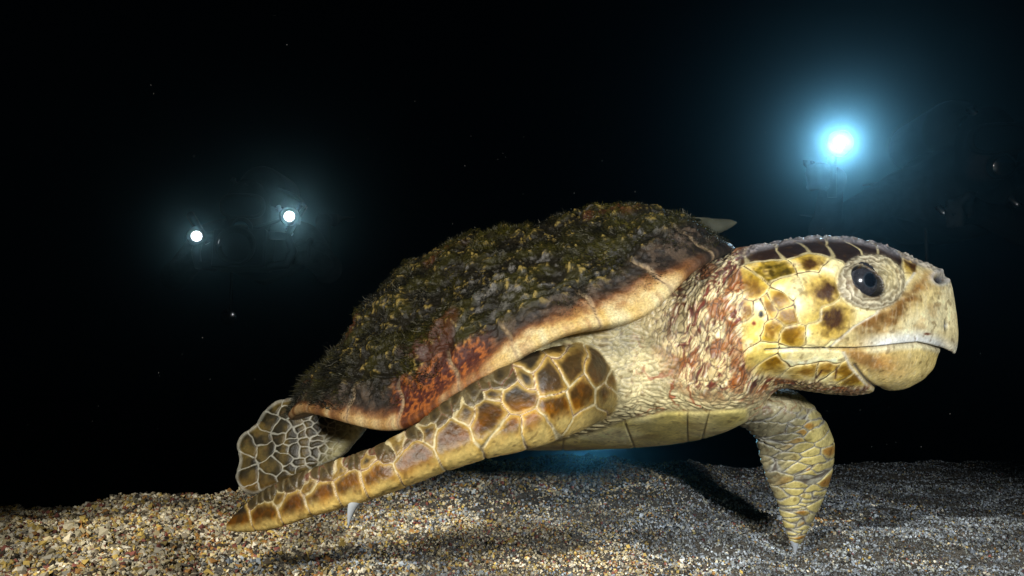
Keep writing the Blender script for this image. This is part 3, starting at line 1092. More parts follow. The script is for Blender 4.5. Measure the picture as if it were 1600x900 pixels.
# rim height: where the sight line to each traced rim point meets the plan outline's near wall
rimT = [(1150, 392), (1106, 405), (1072, 428), (1040, 466), (1008, 502), (950, 506), (900, 512), (860, 526), (830, 546), (770, 584), (700, 628), (638, 674), (600, 674), (560, 664), (520, 652), (478, 640)]
fine = np.linspace(0, np.pi, 721)
px_, pw_ = plan(fine)
zs = []
for (tu, tv) in rimT:
    ray = np.array([(tu - 800) / F, 1, (450 - tv) / F])
    # intersection of the ray with the wall {C + x L/2 F + w W/2 S + z U}
    B = CC + np.outer(px_ * SL / 2, Fv_) + np.outer(pw_ * SW / 2, Sv)
    M = np.stack([ray, -Uv], 1)
    sol = np.linalg.lstsq(M, B.T, rcond=None)[0]
    err = np.linalg.norm(M @ sol - B.T, axis=0)
    err = np.where(sol[0] < 0.3, 9, err)
    err = err + 0.03 * np.abs(sol[1]) ** 1
    k = err.argmin()
    zs.append((fine[k], sol[1][k]))

zp = np.degrees([a for a, _ in zs]); zz = np.array([b for _, b in zs]) + .009
deg = np.arange(0, 181.0)
zr_t = np.interp(deg, np.concatenate([[0, 12], zp, [158, 180]]), np.concatenate([[.012, .010], zz, [.040, .036]]))
kern = np.exp(-(np.arange(-12, 13) / 6.0) ** 2); kern /= kern.sum()
zr_t = np.convolve(np.pad(zr_t, 12, mode='edge'), kern, 'valid')


def rimz(phi):
    d = np.degrees(np.abs((phi + np.pi) % (2 * np.pi) - np.pi))
    return np.interp(d, deg, zr_t)


SUT = [8, 22, 36, 50, 64.5, 80, 94, 107.5, 121, 135, 150, 166]


def shell_frame(r, phi):
    """carapace top: r 0 (centre) .. 1 (rim); returns camera-aligned points"""
    px_, pw_ = plan(phi)
    x, w = px_ * r, pw_ * r
    H = SH * (1.0 + np.interp(x, XH, HH))
    dome = 1 - r ** 2.3
    lip = .10 * smooth(.84, .90, r) * (1 - r) * 0
    z = rimz(phi) * r ** 2.5 + (rimz(phi) * 0 + .012) * (1 - r) + H * dome
    # keel along the back
    z = z + .008 * np.exp(-(w / .07) ** 2) * (1 - r ** 4) * (.6 + .4 * np.cos(x * 16))
    # scalloped rim behind
    dg = np.degrees(np.abs((phi + np.pi) % (2 * np.pi) - np.pi))
    return CC + (x * SL / 2)[..., None] * Fv_ + (w * SW / 2)[..., None] * Sv + z[..., None] * Uv


XH = np.linspace(-1, 1, 9)
HH = np.zeros(9)
topT = [(480, 606), (520, 555), (560, 503), (600, 455), (620, 434), (660, 408), (700, 391), (760, 374), (800, 366), (860, 356), (900, 348), (950, 340), (1000, 330), (1040, 340), (1080, 355), (1120, 376)]
rr_, pp_ = np.meshgrid(np.linspace(0, 1, 60), np.linspace(0, 2 * np.pi, 240), indexing='ij')
for it in range(14):
    S_ = shell_frame(rr_, pp_); su, sv = uvof(S_)
    num = np.zeros(9); den = np.zeros(9) + 1e-6
    for (tu, tv) in topT:
        m = np.abs(su - tu) < 12
        k = np.where(m.ravel(), sv.ravel(), 1e9).argmin()
        dv = sv.ravel()[k] - (tv - 6)                       # positive: too low
        xk = (plan(pp_.ravel()[k])[0] * rr_.ravel()[k])
        wt = np.exp(-((XH - xk) / .2) ** 2)
        dz = dv / F * S_.reshape(-1, 3)[k, 1] / max(1 - rr_.ravel()[k] ** 2.3, .25) / SH
        num += wt * dz; den += wt
        if it == 13: print('top', tu, tv, round(float(sv.ravel()[k])), 'r', round(float(rr_.ravel()[k]), 2), 'x', round(float(xk), 2))
    HH = np.clip(HH + .6 * num / (den + .3), -.5, .8)
print('HH', HH.round(2), 'u range', su.min(), su.max())

NR, NP_ = 300, 1100
rs = np.concatenate([np.linspace(0.01, .84, 190), np.linspace(.842, 1, 80)])
phs = np.linspace(0, 2 * np.pi, NP_, endpoint=False)
R_, Ph = np.meshgrid(rs, phs, indexing='ij')
S_ = shell_frame(R_, Ph)
# outward normal by differences
e_ = 1e-3
na = shell_frame(np.clip(R_ - e_, 0, 1), Ph) - S_; nb = shell_frame(R_, Ph + e_) - S_
SN = np.cross(nb, na); SN /= np.linalg.norm(SN, axis=-1)[..., None] + 1e-12
SN *= np.sign((SN @ Uv).mean())
Pf = S_.reshape(-1, 3)
wv = (fbm(Pf, 30, 2, 71) - .5)
dgs = np.degrees(np.abs((Ph + np.pi) % (2 * np.pi) - np.pi)).ravel()
Rf = R_.ravel()
x_n = (plan(Ph)[0] * R_).ravel(); w_n = (plan(Ph)[1] * R_).ravel()
sd_ = np.abs(dgs[:, None] + wv[:, None] * 6 - np.array(SUT)[None]).min(1) * (.30 / 57.3)      # metres along the rim
band = (1 - Rf) / np.interp(dgs, [0, 50, 90, 180], [.12, .135, .12, .12])
# seams between the big shields
cost_x = np.array([-.62, -.22, .20, .58])
xw = x_n + wv * .05
zig = np.abs(w_n) * .0
sv_ = np.minimum.reduce([np.abs(xw - c_ - .05 * np.sin(9 * np.abs(w_n))) for c_ in cost_x]) * SL / 2
sc_ = np.abs(np.abs(w_n) - (.30 + .05 * np.cos(xw * 15))) * SW / 2
seam_top = np.minimum(sv_, sc_)
seam_m = np.abs(band - 1 + wv * .3) * .15 * .28
lump = fbm(Pf, 22, 3, 73); lump2 = fbm(Pf, 75, 3, 74); fine_n = fbm(Pf, 260, 3, 75); mott = fbm(Pf, 130, 3, 76)
cover = smooth(.975, .86, Rf + (lump - .5) * .13 - .07 * smooth(108, 130, dgs) - .10 * smooth(45, 30, dgs))
lump3 = fbm(Pf, 48, 2, 79)
disp = cover * ((lump - .35) * .015 + (lump2 - .4) * .013 + smooth(.38, .62, lump3) * .0045 + (fine_n - .4) * .006)
disp += (1 - cover) * (.0012 * (fine_n - .5) + .0014 * (mott - .5))
disp += -.0045 * np.exp(-(sd_ / .0018) ** 2) * (Rf > .84) - .0035 * np.exp(-(seam_m / .002) ** 2) - .003 * np.exp(-(seam_top / .003) ** 2) * (Rf < .85)
disp *= smooth(1.0, .90, Rf) * .85 + .15
SPts = Pf + SN.reshape(-1, 3) * disp[:, None]
dark_a = np.array((.010, .008, .004)); olive_a = np.array((.026, .023, .004)); grey_a = np.array((.17, .16, .15)); ochre = np.array((.28, .20, .05))
sc = L3(dark_a, olive_a, smooth(.40, .68, lump3))
sc = mixc(sc, grey_a, smooth(.58, .72, mott) * smooth(.46, .62, lump) * .55)
sc = mixc(sc, ochre, smooth(.58, .72, fine_n) * smooth(.44, .56, lump2) * .8)
sc = mixc(sc, np.array((.09, .022, .008)), smooth(.66, .74, fbm(Pf, 16, 2, 77)) * .5)
# marginal shields
yel = L3((.58, .40, .13), (.64, .55, .30), smooth(.3, .7, lump2 * .6 + mott * .4))
yel = mixc(yel, np.array((.30, .13, .03)), smooth(.60, .72, mott) * .5)
maro = L3((.055, .012, .007), (.30, .085, .015), smooth(.50, .70, .45 * mott + .55 * fbm(Pf, 330, 2, 99) + .04 + (fine_n - .5) * .6))
drk = L3((.016, .012, .009), (.065, .045, .03), smooth(.45, .65, mott))
ylim = np.interp(dgs, [0, 35, 44, 52, 64, 76, 83, 89, 107, 109, 120, 135, 180], [-.5, -.4, -.05, .30, .26, .20, .22, -.04, -.14, .08, .04, -.03, -.05]) + (lump2 - .5) * .35
isred = smooth(82, 88, dgs) * smooth(112, 107, dgs)
upc = drk * (1 - isred[:, None]) + maro * isred[:, None]
halo = np.exp(-((band - ylim) / .16) ** 2)
mc = L3((0, 0, 0), (0, 0, 0), band) + yel * smooth(.12, -.12, band - ylim)[:, None] + upc * (1 - smooth(.12, -.12, band - ylim))[:, None]
mc = mixc(mc, np.array((.30, .105, .025)), halo * .5)
mc = mixc(mc, np.array((.50, .36, .20)), np.exp(-(sd_ / .0020) ** 2) * .75)
mc = mixc(mc, np.array((.06, .03, .02)), np.exp(-(sd_ / .0007) ** 2) * .8)
mk = smooth(1.05, .8, band + (lump2 - .5) * .5) * (1 - cover * smooth(.5, 1.0, band))
sc = sc * (1 - mk[:, None]) + mc * mk[:, None]
# rim rolls over and turns under
und = []
PR = S_[-1]
outw = PR - (CC + ((PR - CC) @ Uv)[:, None] * Uv); outw /= np.linalg.norm(outw, axis=1)[:, None]
prof = [(.0020, -.0018), (.0030, -.0045), (.0025, -.0080), (.0, -.0105), (-.008, -.0120), (-.020, -.0125), (-.040, -.010), (-.065, -.004), (-.10, .012)]
base_rim = SPts.reshape(len(rs), NP_, 3)[-1]
for (o_, z_) in prof:
    und.append(base_rim + outw * o_ + Uv * z_)
und = np.array(und)
allP = np.concatenate([SPts.reshape(len(rs), NP_, 3), und])
lastc = mc.reshape(len(rs), NP_, 3)[-1]
uc = np.repeat((lastc * .9)[None], len(prof), 0)
allC = np.concatenate([sc.reshape(len(rs), NP_, 3), uc])
nr = len(allP)
ii = (np.arange(nr - 1)[:, None] * NP_ + np.arange(NP_)[None]); jj = (np.arange(nr - 1)[:, None] * NP_ + (np.arange(NP_)[None] + 1) % NP_)
q = np.stack([ii, ii + NP_, jj + NP_, jj], -1).reshape(-1, 4)
m_shell = material('shell_horn', rough=.5, spec=.3, attr=True, noise_scale=500, noise_amt=.3, bump_scale=520, bump_amt=.6, bump_dist=.0015)
mesh_obj('shell', v2w(allP.reshape(-1, 3)), q, m_shell, turtle, colors=np.clip(allC.reshape(-1, 3), .003, .9))
print('shell', round(time.time() - T0, 1))

# ---- algae turf on the carapace
NF_ = 300000
ra = np.random.default_rng(12)
rr1 = np.sqrt(ra.random(NF_)); pp1 = ra.random(NF_) * 2 * np.pi
ri = np.searchsorted(rs, rr1).clip(0, len(rs) - 1); pi_ = (pp1 / (2 * np.pi) * NP_).astype(int) % NP_
fi = ri * NP_ + pi_
cl_n = fbm(Pf[fi], 38, 3, 81)
keep = ra.random(NF_) < np.clip(cover[fi] * (.25 + 1.6 * smooth(.38, .6, cl_n)), 0, 1)
fi = fi[keep]; cl_n = cl_n[keep]
B0 = SPts[fi] + ra.normal(size=(len(fi), 3)) * .0015
Nn = SN.reshape(-1, 3)[fi]
swirl = np.stack([fbm(B0, 26, 2, s_) - .5 for s_ in (91, 92, 93)], -1) * 2.4
Dd = Nn * .6 + swirl * 1.3 - Fv_ * .30 + ra.normal(size=B0.shape) * .32
Dd /= np.linalg.norm(Dd, axis=1)[:, None]
ln = (.0018 + .0070 * smooth(.35, .7, cl_n) * (.35 + .65 * ra.random(len(fi)))) * (.55 + .45 * smooth(.2, -.7, x_n[fi]))
ln *= .40 + .75 * smooth(.42, .62, fbm(B0, 20, 2, 95))
tuft = np.linalg.norm(B0 - at(1062, 386, B0[np.argmin((uvof(B0)[0] - 1062) ** 2 + (uvof(B0)[1] - 386) ** 2), 1]), axis=1) < .013
ln = np.where(tuft, .012 + .004 * ra.random(len(ln)), ln)
lv = [0, .35, .7, 1.0]
wid = np.array([.00026, .00025, .0002, .00008])
side_ = np.cross(Dd, ra.normal(size=Dd.shape)); side_ /= np.linalg.norm(side_, axis=1)[:, None]
bend = ra.normal(size=Dd.shape) * .8 - np.array([0, 0, .1])
pts = []
for t, w_ in zip(lv, wid):
    c_ = B0 + Dd * (ln * t)[:, None] + bend * (ln * t * t * .5)[:, None]
    pts += [c_ - side_ * w_, c_ + side_ * w_]
AP = np.stack(pts, 1)
qd = np.array([(0, 1, 3, 2), (2, 3, 5, 4), (4, 5, 7, 6)])
AQ = (qd[None] + (np.arange(len(fi)) * 8)[:, None, None]).reshape(-1, 4)
patch = smooth(.46, .58, fbm(B0, 32, 3, 97))
ac = L3((.006, .006, .003), (.038, .033, .005), np.clip(cl_n * 1.2 - .3 + ra.normal(size=len(fi)) * .2, 0, 1))
ac = mixc(ac, np.array((.105, .092, .008)), patch * ra.random(len(fi)) * .8)
ac = mixc(ac, np.array((.006, .006, .004)), smooth(.52, .40, fbm(B0, 26, 3, 98)) * .8)
ac = mixc(ac, np.array((.20, .19, .14)), (ra.random(len(fi)) < .28 * smooth(.5, .62, mott[fi])) * .8)
ac = mixc(ac, np.array((.045, .046, .045)), smooth(-.1, -.7, x_n[fi]) * smooth(.35, .6, ra.random(len(fi))) * .5)
ac = np.where(tuft[:, None], np.array((.16, .16, .18)), ac)
m_alg = material('algae', rough=.85, spec=.1, attr=True)
alg = mesh_obj('algae', v2w(AP.reshape(-1, 3)), AQ, m_alg, turtle, smoothf=False, colors=np.repeat(ac * .72, 8, 0))
alg['kind'] = 'stuff'
alg['label'] = 'dark olive turf of fine algae over the top of the shell'
print('algae', len(fi), round(time.time() - T0, 1))

# ------------------------------------------------------------------ the fin showing behind the shell
FISH = Outline([(1158, 347), (1140, 341), (1118, 340), (1098, 343), (1060, 350), (1000, 362), (940, 380), (900, 400), (930, 425), (1000, 418), (1060, 396), (1110, 372), (1138, 360)], 1)
f_fish = lambda P: plate(P, FISH, lambda u, v: 1.14 + 0 * u, lambda u, v: interp(u, [(900, .02), (1000, .022), (1090, .008), (1160, .004)]), 14)
v_, q_ = surface_nets(f_fish, (.07, 1.10, .01), (.36, 1.18, .12), .0035)
v_ = relax(v_, q_, 2)
m_fish = material('fin_skin', (.07, .07, .045), .6, .2, noise_scale=60, noise_amt=.3)
fish = mesh_obj('fish', v2w(v_), q_, m_fish, origin=v2w(v_).mean(0))
fish['label'] = 'pale beige pointed fin showing just behind the top of the turtle shell'
fish['category'] = 'fish'

# ------------------------------------------------------------------ divers and their lights
m_suit = material('wetsuit', rough=.8, spec=.15, attr=True, noise_scale=40, noise_amt=.3)
m_rub = material('black_rubber', (.012, .012, .013), .5, .3, noise_scale=50, noise_amt=.3)
m_met = material('bright_metal', (.6, .6, .62), .18, .5, 1.0)
m_clip = material('steel_clip', (.75, .78, .85), .35, .5, 1.0)
m_tank = material('painted_tank', (.04, .045, .05), .35, .5, noise_scale=20, noise_amt=.2)
m_glass = material('mask_glass', (.02, .03, .035), .05, .8)
m_alu = material('dark_aluminium', (.03, .03, .034), .35, .5, .8, noise_scale=60, noise_amt=.2)
m_lens = material('lit_lens', (1, 1, 1), .4, .2, emission=(.90, .97, 1.0), estr=5)


def tube(name, pts, r, mat, parent, nseg=14, cap=True):
    """a tube along world points; r a number or a list"""
    P = np.array(pts, float)
    r = np.full(len(P), r) if np.isscalar(r) else np.array(r, float)
    tn = np.gradient(P, axis=0); tn /= np.linalg.norm(tn, axis=1)[:, None] + 1e-12
    ref = np.array([0, 0, 1.]) if np.abs(tn[:, 2]).max() < .9 else np.array([.1, 1., 0.05])
    s = np.cross(tn, ref); s /= np.linalg.norm(s, axis=1)[:, None]
    w = np.cross(tn, s)
    an = np.linspace(0, 2 * np.pi, nseg, endpoint=False)
    V = (P[:, None] + r[:, None, None] * (np.cos(an)[None, :, None] * s[:, None] + np.sin(an)[None, :, None] * w[:, None])).reshape(-1, 3)
    m = len(P)
    ii = (np.arange(m - 1)[:, None] * nseg + np.arange(nseg)[None]); jj = (np.arange(m - 1)[:, None] * nseg + (np.arange(nseg)[None] + 1) % nseg)
    f = [np.stack([ii, jj, jj + nseg, ii + nseg], -1).reshape(-1, 4)]
    f.append(np.arange(nseg)[::-1][None].copy()); f.append(((m - 1) * nseg + np.arange(nseg))[None])
    return mesh_obj(name, V, f, mat, parent)


def lathe_along(name, a, d, prof, mat, parent, nseg=28):
    """profile of (distance along d, radius) from point a"""
    a = np.array(a, float); d = np.array(d, float); d /= np.linalg.norm(d)
    ref = np.array([0, 0, 1.]) if abs(d[2]) < .9 else np.array([1., 0, 0])
    s = np.cross(d, ref); s /= np.linalg.norm(s); w = np.cross(d, s)
    an = np.linspace(0, 2 * np.pi, nseg, endpoint=False)
    V = np.concatenate([a + d * t + r * (np.cos(an)[:, None] * s + np.sin(an)[:, None] * w) for t, r in prof])
    m = len(prof)
    ii = (np.arange(m - 1)[:, None] * nseg + np.arange(nseg)[None]); jj = (np.arange(m - 1)[:, None] * nseg + (np.arange(nseg)[None] + 1) % nseg)
    f = [np.stack([ii, jj, jj + nseg, ii + nseg], -1).reshape(-1, 4), np.arange(nseg)[::-1][None].copy(), ((m - 1) * nseg + np.arange(nseg))[None]]
    return mesh_obj(name, V, f, mat, parent)


def lamp_parts(p, d, parent, power, color, size=.021, cone=40):
    """torch head at p, shining along d: housing, lit lens and the lamp itself"""
    d = np.array(d, float); d /= np.linalg.norm(d)
    hsg = lathe_along('housing', p - d * .13, d, [(0, .020), (.004, .024), (.07, .024), (.075, .027), (.10, .033), (.128, .034), (.130, .031), (.128, size + .004), (.112, size + .001)], m_alu, parent)
    lathe_along('lens', p - d * .010, d, [(0, size), (.005, size), (.0065, size * .9), (.0072, size * .5)], m_lens, parent)
    l = bpy.data.lights.new('lamp', 'SPOT'); l.energy = power; l.color = color
    l.spot_size = math.radians(cone); l.spot_blend = 1.0; l.shadow_soft_size = size * .8
    o = bpy.data.objects.new('lamp', l); col.objects.link(o)
    o.location = Vector(p + d * .012); o.rotation_euler = Vector(d).to_track_quat('-Z', 'Y').to_euler()
    o.parent = parent; o.matrix_parent_inverse = Matrix.Translation(-parent.location)


def make_diver(head, hands, label, seed=0, tilt=.0):
    """a diver swimming towards the camera; head and hand places in camera-aligned metres"""
    H = np.array(head); up = np.array([0, 0, 1.]); back = np.array([tilt, 1, .10]); back /= np.linalg.norm(back)
    rt = np.cross(back, up); rt /= np.linalg.norm(rt)
    J = lambda x, y, z: H + rt * x + back * y + up * z
    segs = [(J(0, .08, -.07), J(0, .22, -.12), .062, .10), (J(0, .20, -.12), J(0, .42, -.13), .145, .155), (J(0, .42, -.13), J(0, .68, -.15), .15, .125),
            (J(0, .68, -.15), J(0, .85, -.17), .13, .14), (J(-.14, .24, -.12), J(.14, .24, -.12), .085, .085)]
    feet = []
    for s in (-1, 1):
        hip, kn, an, toe = J(s * .09, .86, -.18), J(s * .14, 1.27, -.28 + s * .04), J(s * .13, 1.62, -.14 + s * .08), J(s * .14, 1.80, -.13 + s * .08)
        segs += [(hip, kn, .085, .058), (kn, an, .056, .038), (an, toe, .04, .03)]
        feet.append((an, toe))
    fing = []
    for s, hd in zip((-1, 1), hands):
        sh = J(s * .19, .22, -.12); hd = np.array(hd)
        v = hd - sh; L = np.linalg.norm(v); dd = v / L
        low = -up * .7 + rt * s * .7; low -= dd * (low @ dd); low /= np.linalg.norm(low)
        el = sh + v * .52 + low * max(.0, .30 ** 2 - (L / 2) ** 2) ** .5
        wr_ = hd - dd * .05
        segs += [(sh, el, .06, .045), (el, wr_, .044, .029), (wr_, hd, .030, .034)]
        ax = up                                  # the grip runs up and down; fingers wrap across it
        ac_ = np.cross(dd, ax); ac_ /= np.linalg.norm(ac_)
        for k in range(4):
            b0 = hd + ax * (.026 - .018 * k) + dd * .02 + ac_ * s * .012
            b1 = b0 + dd * (.030 - .003 * abs(k - 1)) - ac_ * s * .004
            b2 = b1 - ac_ * s * .026 + dd * .004
            b3 = b2 - dd * .018
            fing += [(b0, b1, .0105, .0100), (b1, b2, .0100, .0095), (b2, b3, .0095, .009)]
        t0 = hd + ax * .022 - ac_ * s * .02; t1 = t0 + ax * .018 + dd * .02 - ac_ * s * .012; t2 = t1 + dd * .024
        fing += [(t0, t1, .0125, .0115), (t1, t2, .0115, .010)]

    def f(P):
        q = (P - H)
        c = np.stack([q @ rt / .078, q @ back / .098, (q @ up) / .115], -1)
        d = (np.linalg.norm(c, axis=-1) - 1) * .08
        for a, b, ra_, rb_ in segs:
            d = smin(d, roundcone(P, a, b, ra_, rb_), .03)
        for a, b, ra_, rb_ in fing:
            d = smin(d, roundcone(P, a, b, ra_, rb_), .003)
        return d
    allp = np.array([s_[0] for s_ in segs + fing] + [s_[1] for s_ in segs + fing] + [H])
    v, q = surface_nets(f, allp.min(0) - .2, allp.max(0) + .2, .0125)
    v = project(f, v, q, 2)
    c = np.full((len(v), 3), .012) * (1 + 0 * v)
    lx = (v - H) @ rt; ly = (v - H) @ back; lz = (v - H) @ up
    face = smooth(.066, .05, np.abs(lx)) * smooth(-.01, -.04, ly) * smooth(-.10, -.085, lz) * smooth(.0, -.02, lz)
    c = mixc(c, np.array((.05, .035, .03)), face)  # face darkened to a hood tone, its shadow put into the colour
    c = mixc(c, np.array((.03, .035, .04)), smooth(.10, .12, np.abs(lx)) * smooth(.9, .8, ly))
    root = empty('person', v2w(J(0, .4, -.3)[None])[0], label, 'person', 'divers in black wetsuits')
    mesh_obj('wetsuit_body', v2w(v), q, m_suit, root, colors=c)
    W = lambda x, y, z: v2w(J(x, y, z)[None])[0]
    # mask: a skirted frame with one glass
    an = np.linspace(0, 2 * np.pi, 28, endpoint=False)
    oval = lambda y, sx, sz: np.stack([W(sx * math.copysign(abs(math.cos(a)) ** .6, math.cos(a)), y, .018 + sz * math.copysign(abs(math.sin(a)) ** .7, math.sin(a))) for a in an])
    rings = np.concatenate([oval(-.070, .070, .040), oval(-.112, .076, .044), oval(-.122, .072, .041), oval(-.122, .064, .034), oval(-.114, .062, .032)])
    ii = (np.arange(4)[:, None] * 28 + np.arange(28)[None]); jj = (np.arange(4)[:, None] * 28 + (np.arange(28)[None] + 1) % 28)
    for q_, (cx_, cy_, cz_) in enumerate(((.10, .02, .02), (.13, .05, -.06), (-.12, .02, -.16), (.06, .0, -.14), (-.05, -.02, .115))):  # steel clips added to catch the strobe light as glints
        lathe_along('clip', W(cx_, cy_, cz_), W(cx_ + .02, cy_ - .03, cz_ - .03) - W(cx_, cy_, cz_), [(0, .004), (.006, .010), (.016, .007), (.034, .010), (.042, .004)], m_clip, root, 16)
    mk_ = mesh_obj('mask', rings, np.stack([ii, jj, jj + 28, ii + 28], -1).reshape(-1, 4), m_rub, root)
    gl = oval(-.116, .064, .034)
    mesh_obj('mask_glass', gl, np.arange(28)[None].copy(), m_glass, root, smoothf=False)
    lathe_along('regulator', W(0, -.085, -.055), W(0, -.2, -.06) - W(0, -.085, -.055), [(0, .022), (.02, .032), (.035, .036), (.05, .034), (.056, .024), (.058, .01)], m_rub, root)
    lathe_along('purge_ring', W(0, -.139, -.057), W(0, -.2, -.06) - W(0, -.139, -.057), [(0, .026), (.003, .027), (.005, .024)], m_met, root)
    hs_ = [W(.03 + .15 * math.sin(t * math.pi), -.10 + .40 * t, -.06 + .16 * t) for t in np.linspace(0, 1, 16)]
    tube('hose', hs_, .007, m_rub, root)
    lathe_along('tank', W(0, .22, .09), W(0, .9, .06) - W(0, .22, .09), [(0, .018), (.02, .025), (.03, .05), (.06, .085), (.10, .092), (.58, .092), (.61, .080), (.62, .04)], m_tank, root)
    lathe_along('tank_valve', W(0, .14, .092), W(0, .9, .06) - W(0, .14, .092), [(0, .016), (.03, .022), (.06, .022), (.082, .016)], m_met, root)
    tube('gauge_hose', [W(-.10, .25 - .05 * t, -.15 - .22 * t + .03 * math.sin(t * 6)) for t in np.linspace(0, 1, 10)], .006, m_rub, root)
    lathe_along('gauge', W(-.10, .19, -.40), W(-.10, .10, -.40) - W(-.10, .19, -.40), [(0, .02), (.005, .030), (.02, .031), (.024, .027)], m_met, root)
    for an_, toe in feet:
        d_ = toe - an_; d_ /= np.linalg.norm(d_)
        sd = np.cross(d_, up); sd /= np.linalg.norm(sd); nn = np.cross(sd, d_)
        A = []
        for t, wd, th in ((0, .045, .035), (.08, .055, .03), (.16, .07, .012), (.35, .09, .006), (.52, .105, .003), (.56, .08, .002)):
            for sx, sz in ((-1, -1), (1, -1), (1, 1), (-1, 1)):
                A.append(toe - d_ * .08 + d_ * t + sd * sx * wd + nn * sz * th - nn * .06 * t * t)
        A = np.array(A)
        ii = np.array([[k * 4 + j, k * 4 + (j + 1) % 4, k * 4 + 4 + (j + 1) % 4, k * 4 + 4 + j] for k in range(5) for j in range(4)] + [[3, 2, 1, 0], [20, 21, 22, 23]])
        mesh_obj('fin', v2w(A), ii, m_rub, root)
    return root


# right: one torch held out at arm's length
pr = at(1312, 224, 2.05)
make_diver(at(1540, 232, 2.25), [pr + (.0, .10, -.075), at(1500, 330, 2.05)], 'diver at the right holding one bright torch out to the side', tilt=.25)
tw = v2w(pr[None])[0]
t = empty('dive_light', tw, 'bright white dive torch with a wide blue glow in the upper right', 'dive light')
dirr = np.array([0, 0, CAMH]) - tw
lamp_parts(tw, dirr, t, 16, (.52, .80, 1.0), .0135, 26)
tube('handle', [v2w((pr + (0.01, .075, -.02 - .11 * k))[None])[0] for k in (0, .3, .7, 1)], .012, m_rub, t)

# left: a camera rig carrying two video lights
pa, pb = at(307, 369, 2.35), at(452, 338, 2.35)
pc_ = at(380, 392, 2.45)
make_diver(at(388, 330, 2.85), [pc_ + (-.15, .10, .0), pc_ + (.15, .10, .0)], 'diver at the left holding a camera rig between two video lights', tilt=-.15)
cw = v2w(pc_[None])[0]
rig = empty('underwater_camera', cw, 'underwater camera rig carrying two glowing video lights on the left', 'camera')


def rbox(name, c, sx, sy, sz, mat, parent, bev=.008):
    me = bpy.data.meshes.new(name)
    import bmesh
    bm = bmesh.new(); bmesh.ops.create_cube(bm, size=1)
    for vv in bm.verts: vv.co = Vector((vv.co.x * sx, vv.co.y * sy, vv.co.z * sz))
    bmesh.ops.bevel(bm, geom=bm.edges[:], offset=bev, segments=3, affect='EDGES', profile=.6)
    bm.to_mesh(me); bm.free(); me.materials.append(mat)
    o = bpy.data.objects.new(name, me); col.objects.link(o); o.parent = parent; o.location = Vector(c) - parent.location
    return o


rbox('camera_housing', cw, .16, .09, .12, m_alu, rig)
lathe_along('dome_port', cw + (0, -.04, 0), (0, -1, 0), [(0, .055), (.03, .058), (.045, .054), (.062, .046), (.078, .03), (.086, .012), (.088, .002)], m_glass, rig)
lathe_along('port_ring', cw + (0, -.066, 0), (0, -1, 0), [(0, .059), (.002, .061), (.009, .061), (.011, .058)], m_rub, rig)
for s_, pp in ((-1, pa), (1, pb)):
    tube('handle', [cw + (s_ * .08, 0, -.05), cw + (s_ * .135, 0, -.045), cw + (s_ * .15, .01, 0), cw + (s_ * .135, 0, .045), cw + (s_ * .08, 0, .05)], .014, m_rub, rig)
    w_ = v2w(pp[None])[0]
    el = (cw + (s_ * .13, 0, .05) + w_) / 2 + np.array([s_ * .04, .02, .07])
    tube('light_arm', [cw + (s_ * .135, 0, .05), el, w_ + (0, .09, 0)], [.009, .013, .009], m_alu, rig)
    lh = empty('video_light', w_, '', '')
    del lh['label'], lh['category']
    lh.parent = rig; lh.location = Vector(w_) - rig.location
    bpy.context.view_layer.update()
    # sub-parts sit under the light
    d = np.array([0, 0, CAMH]) - w_; d /= np.linalg.norm(d)
    for nm, a0, pf, mt in (('housing', -.11, [(0, .018), (.004, .022), (.06, .022), (.085, .028), (.108, .029), (.110, .026), (.108, .019), (.094, .0155)], m_alu), ('lens', -.014, [(0, .015), (.005, .015), (.0065, .013), (.0072, .006)], m_lens)):
        ob = lathe_along(nm, w_ + d * a0, d, pf, mt, None)
        ob.parent = lh; ob.location = -Vector(w_)
    l = bpy.data.lights.new('lamp', 'SPOT'); l.energy = .45 if s_ < 0 else 1.3; l.color = (.95, 1.0, .98)
    l.spot_size = math.radians(13); l.spot_blend = 1.0; l.shadow_soft_size = .015
    o = bpy.data.objects.new('lamp', l); col.objects.link(o); o.parent = lh
    o.location = Vector(d * .012); o.rotation_euler = Vector(d).to_track_quat('-Z', 'Y').to_euler()

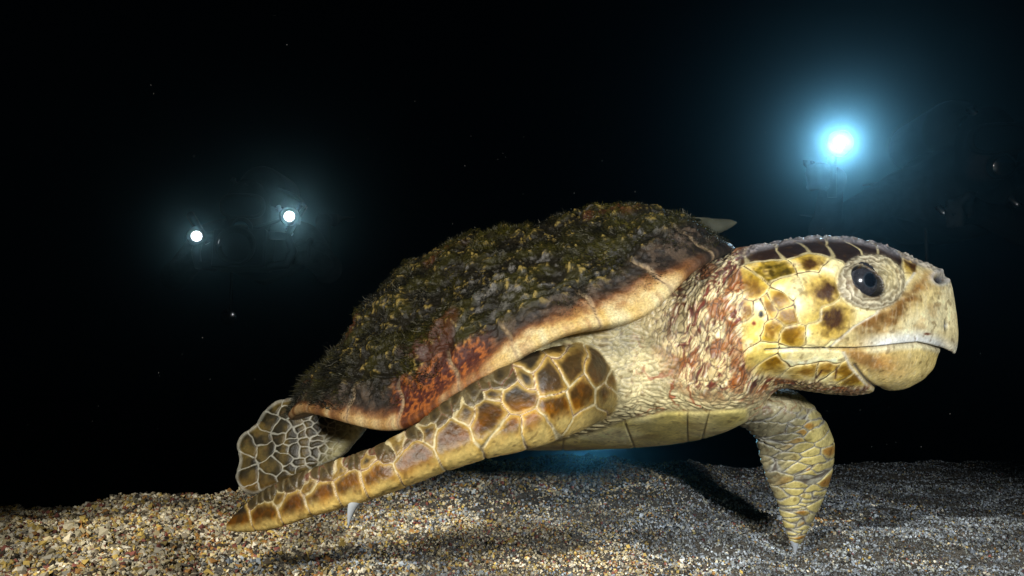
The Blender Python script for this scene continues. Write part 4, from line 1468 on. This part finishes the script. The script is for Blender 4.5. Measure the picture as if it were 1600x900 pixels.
# unseen torch added beyond the turtle to give the blue glow under the belly
ph_ = at(915, 668, 2.3)
hw_ = v2w(ph_[None])[0]
t = empty('dive_light', hw_, 'unseen dive torch behind the turtle whose blue glow shows under its belly', 'dive light')
lamp_parts(hw_, np.array([0, 0, CAMH]) - hw_, t, 8, (.24, .62, .85), .020, 60)
print('divers', round(time.time() - T0, 1))

# ------------------------------------------------------------------ specks drifting in the water
rp = np.random.default_rng(33)
NS = 900
yy = rp.uniform(.6, 2.6, NS)
C0 = np.stack([rp.uniform(-.75, .75, NS) * yy, yy, rp.uniform(-.2, .4, NS) * yy], -1)
base = np.array([(1, 0, 0), (-1, 0, 0), (0, 1, 0), (0, -1, 0), (0, 0, 1), (0, 0, -1)], float)
tri = np.array([(0, 2, 4), (2, 1, 4), (1, 3, 4), (3, 0, 4), (2, 0, 5), (1, 2, 5), (3, 1, 5), (0, 3, 5)])
SPv = C0[:, None] + base[None] * rp.uniform(.5, 1.3, (NS, 6, 1)) * (rp.uniform(.00015, .0005, NS) * yy)[:, None, None]
m_sp = material('marine_snow', (.25, .25, .24), .9, .1)
sp = mesh_obj('suspended_particles', v2w(SPv.reshape(-1, 3)), (tri[None] + (np.arange(NS) * 6)[:, None, None]).reshape(-1, 3), m_sp, smoothf=False)
sp['kind'] = 'stuff'; sp['label'] = 'fine pale specks drifting in the dark water'; sp['category'] = 'particles'

# ------------------------------------------------------------------ the water itself
import bmesh
bm = bmesh.new(); bmesh.ops.create_cube(bm, size=1)
me = bpy.data.meshes.new('haze'); bm.to_mesh(me); bm.free()
hz = bpy.data.objects.new('haze', me); col.objects.link(hz)
zlo = float(Z.min()) - 1.0
hz.scale = (140, 130, 3.0 - zlo); hz.location = (0, 30, (3.0 + zlo) / 2)
mh = bpy.data.materials.new('sea_water'); mh.use_nodes = True
nt = mh.node_tree; nt.nodes.remove(nt.nodes['Principled BSDF'])
pv = nt.nodes.new('ShaderNodeVolumePrincipled')
pv.inputs['Color'].default_value = (.40, .78, .95, 1)
pv.inputs['Density'].default_value = .030
pv.inputs['Anisotropy'].default_value = .957
nt.links.new(pv.outputs[0], nt.nodes['Material Output'].inputs['Volume'])
me.materials.append(mh)
hz['kind'] = 'stuff'; hz['label'] = 'dark blue night sea water filling the scene'; hz['category'] = 'water'
print('done', round(time.time() - T0, 1))
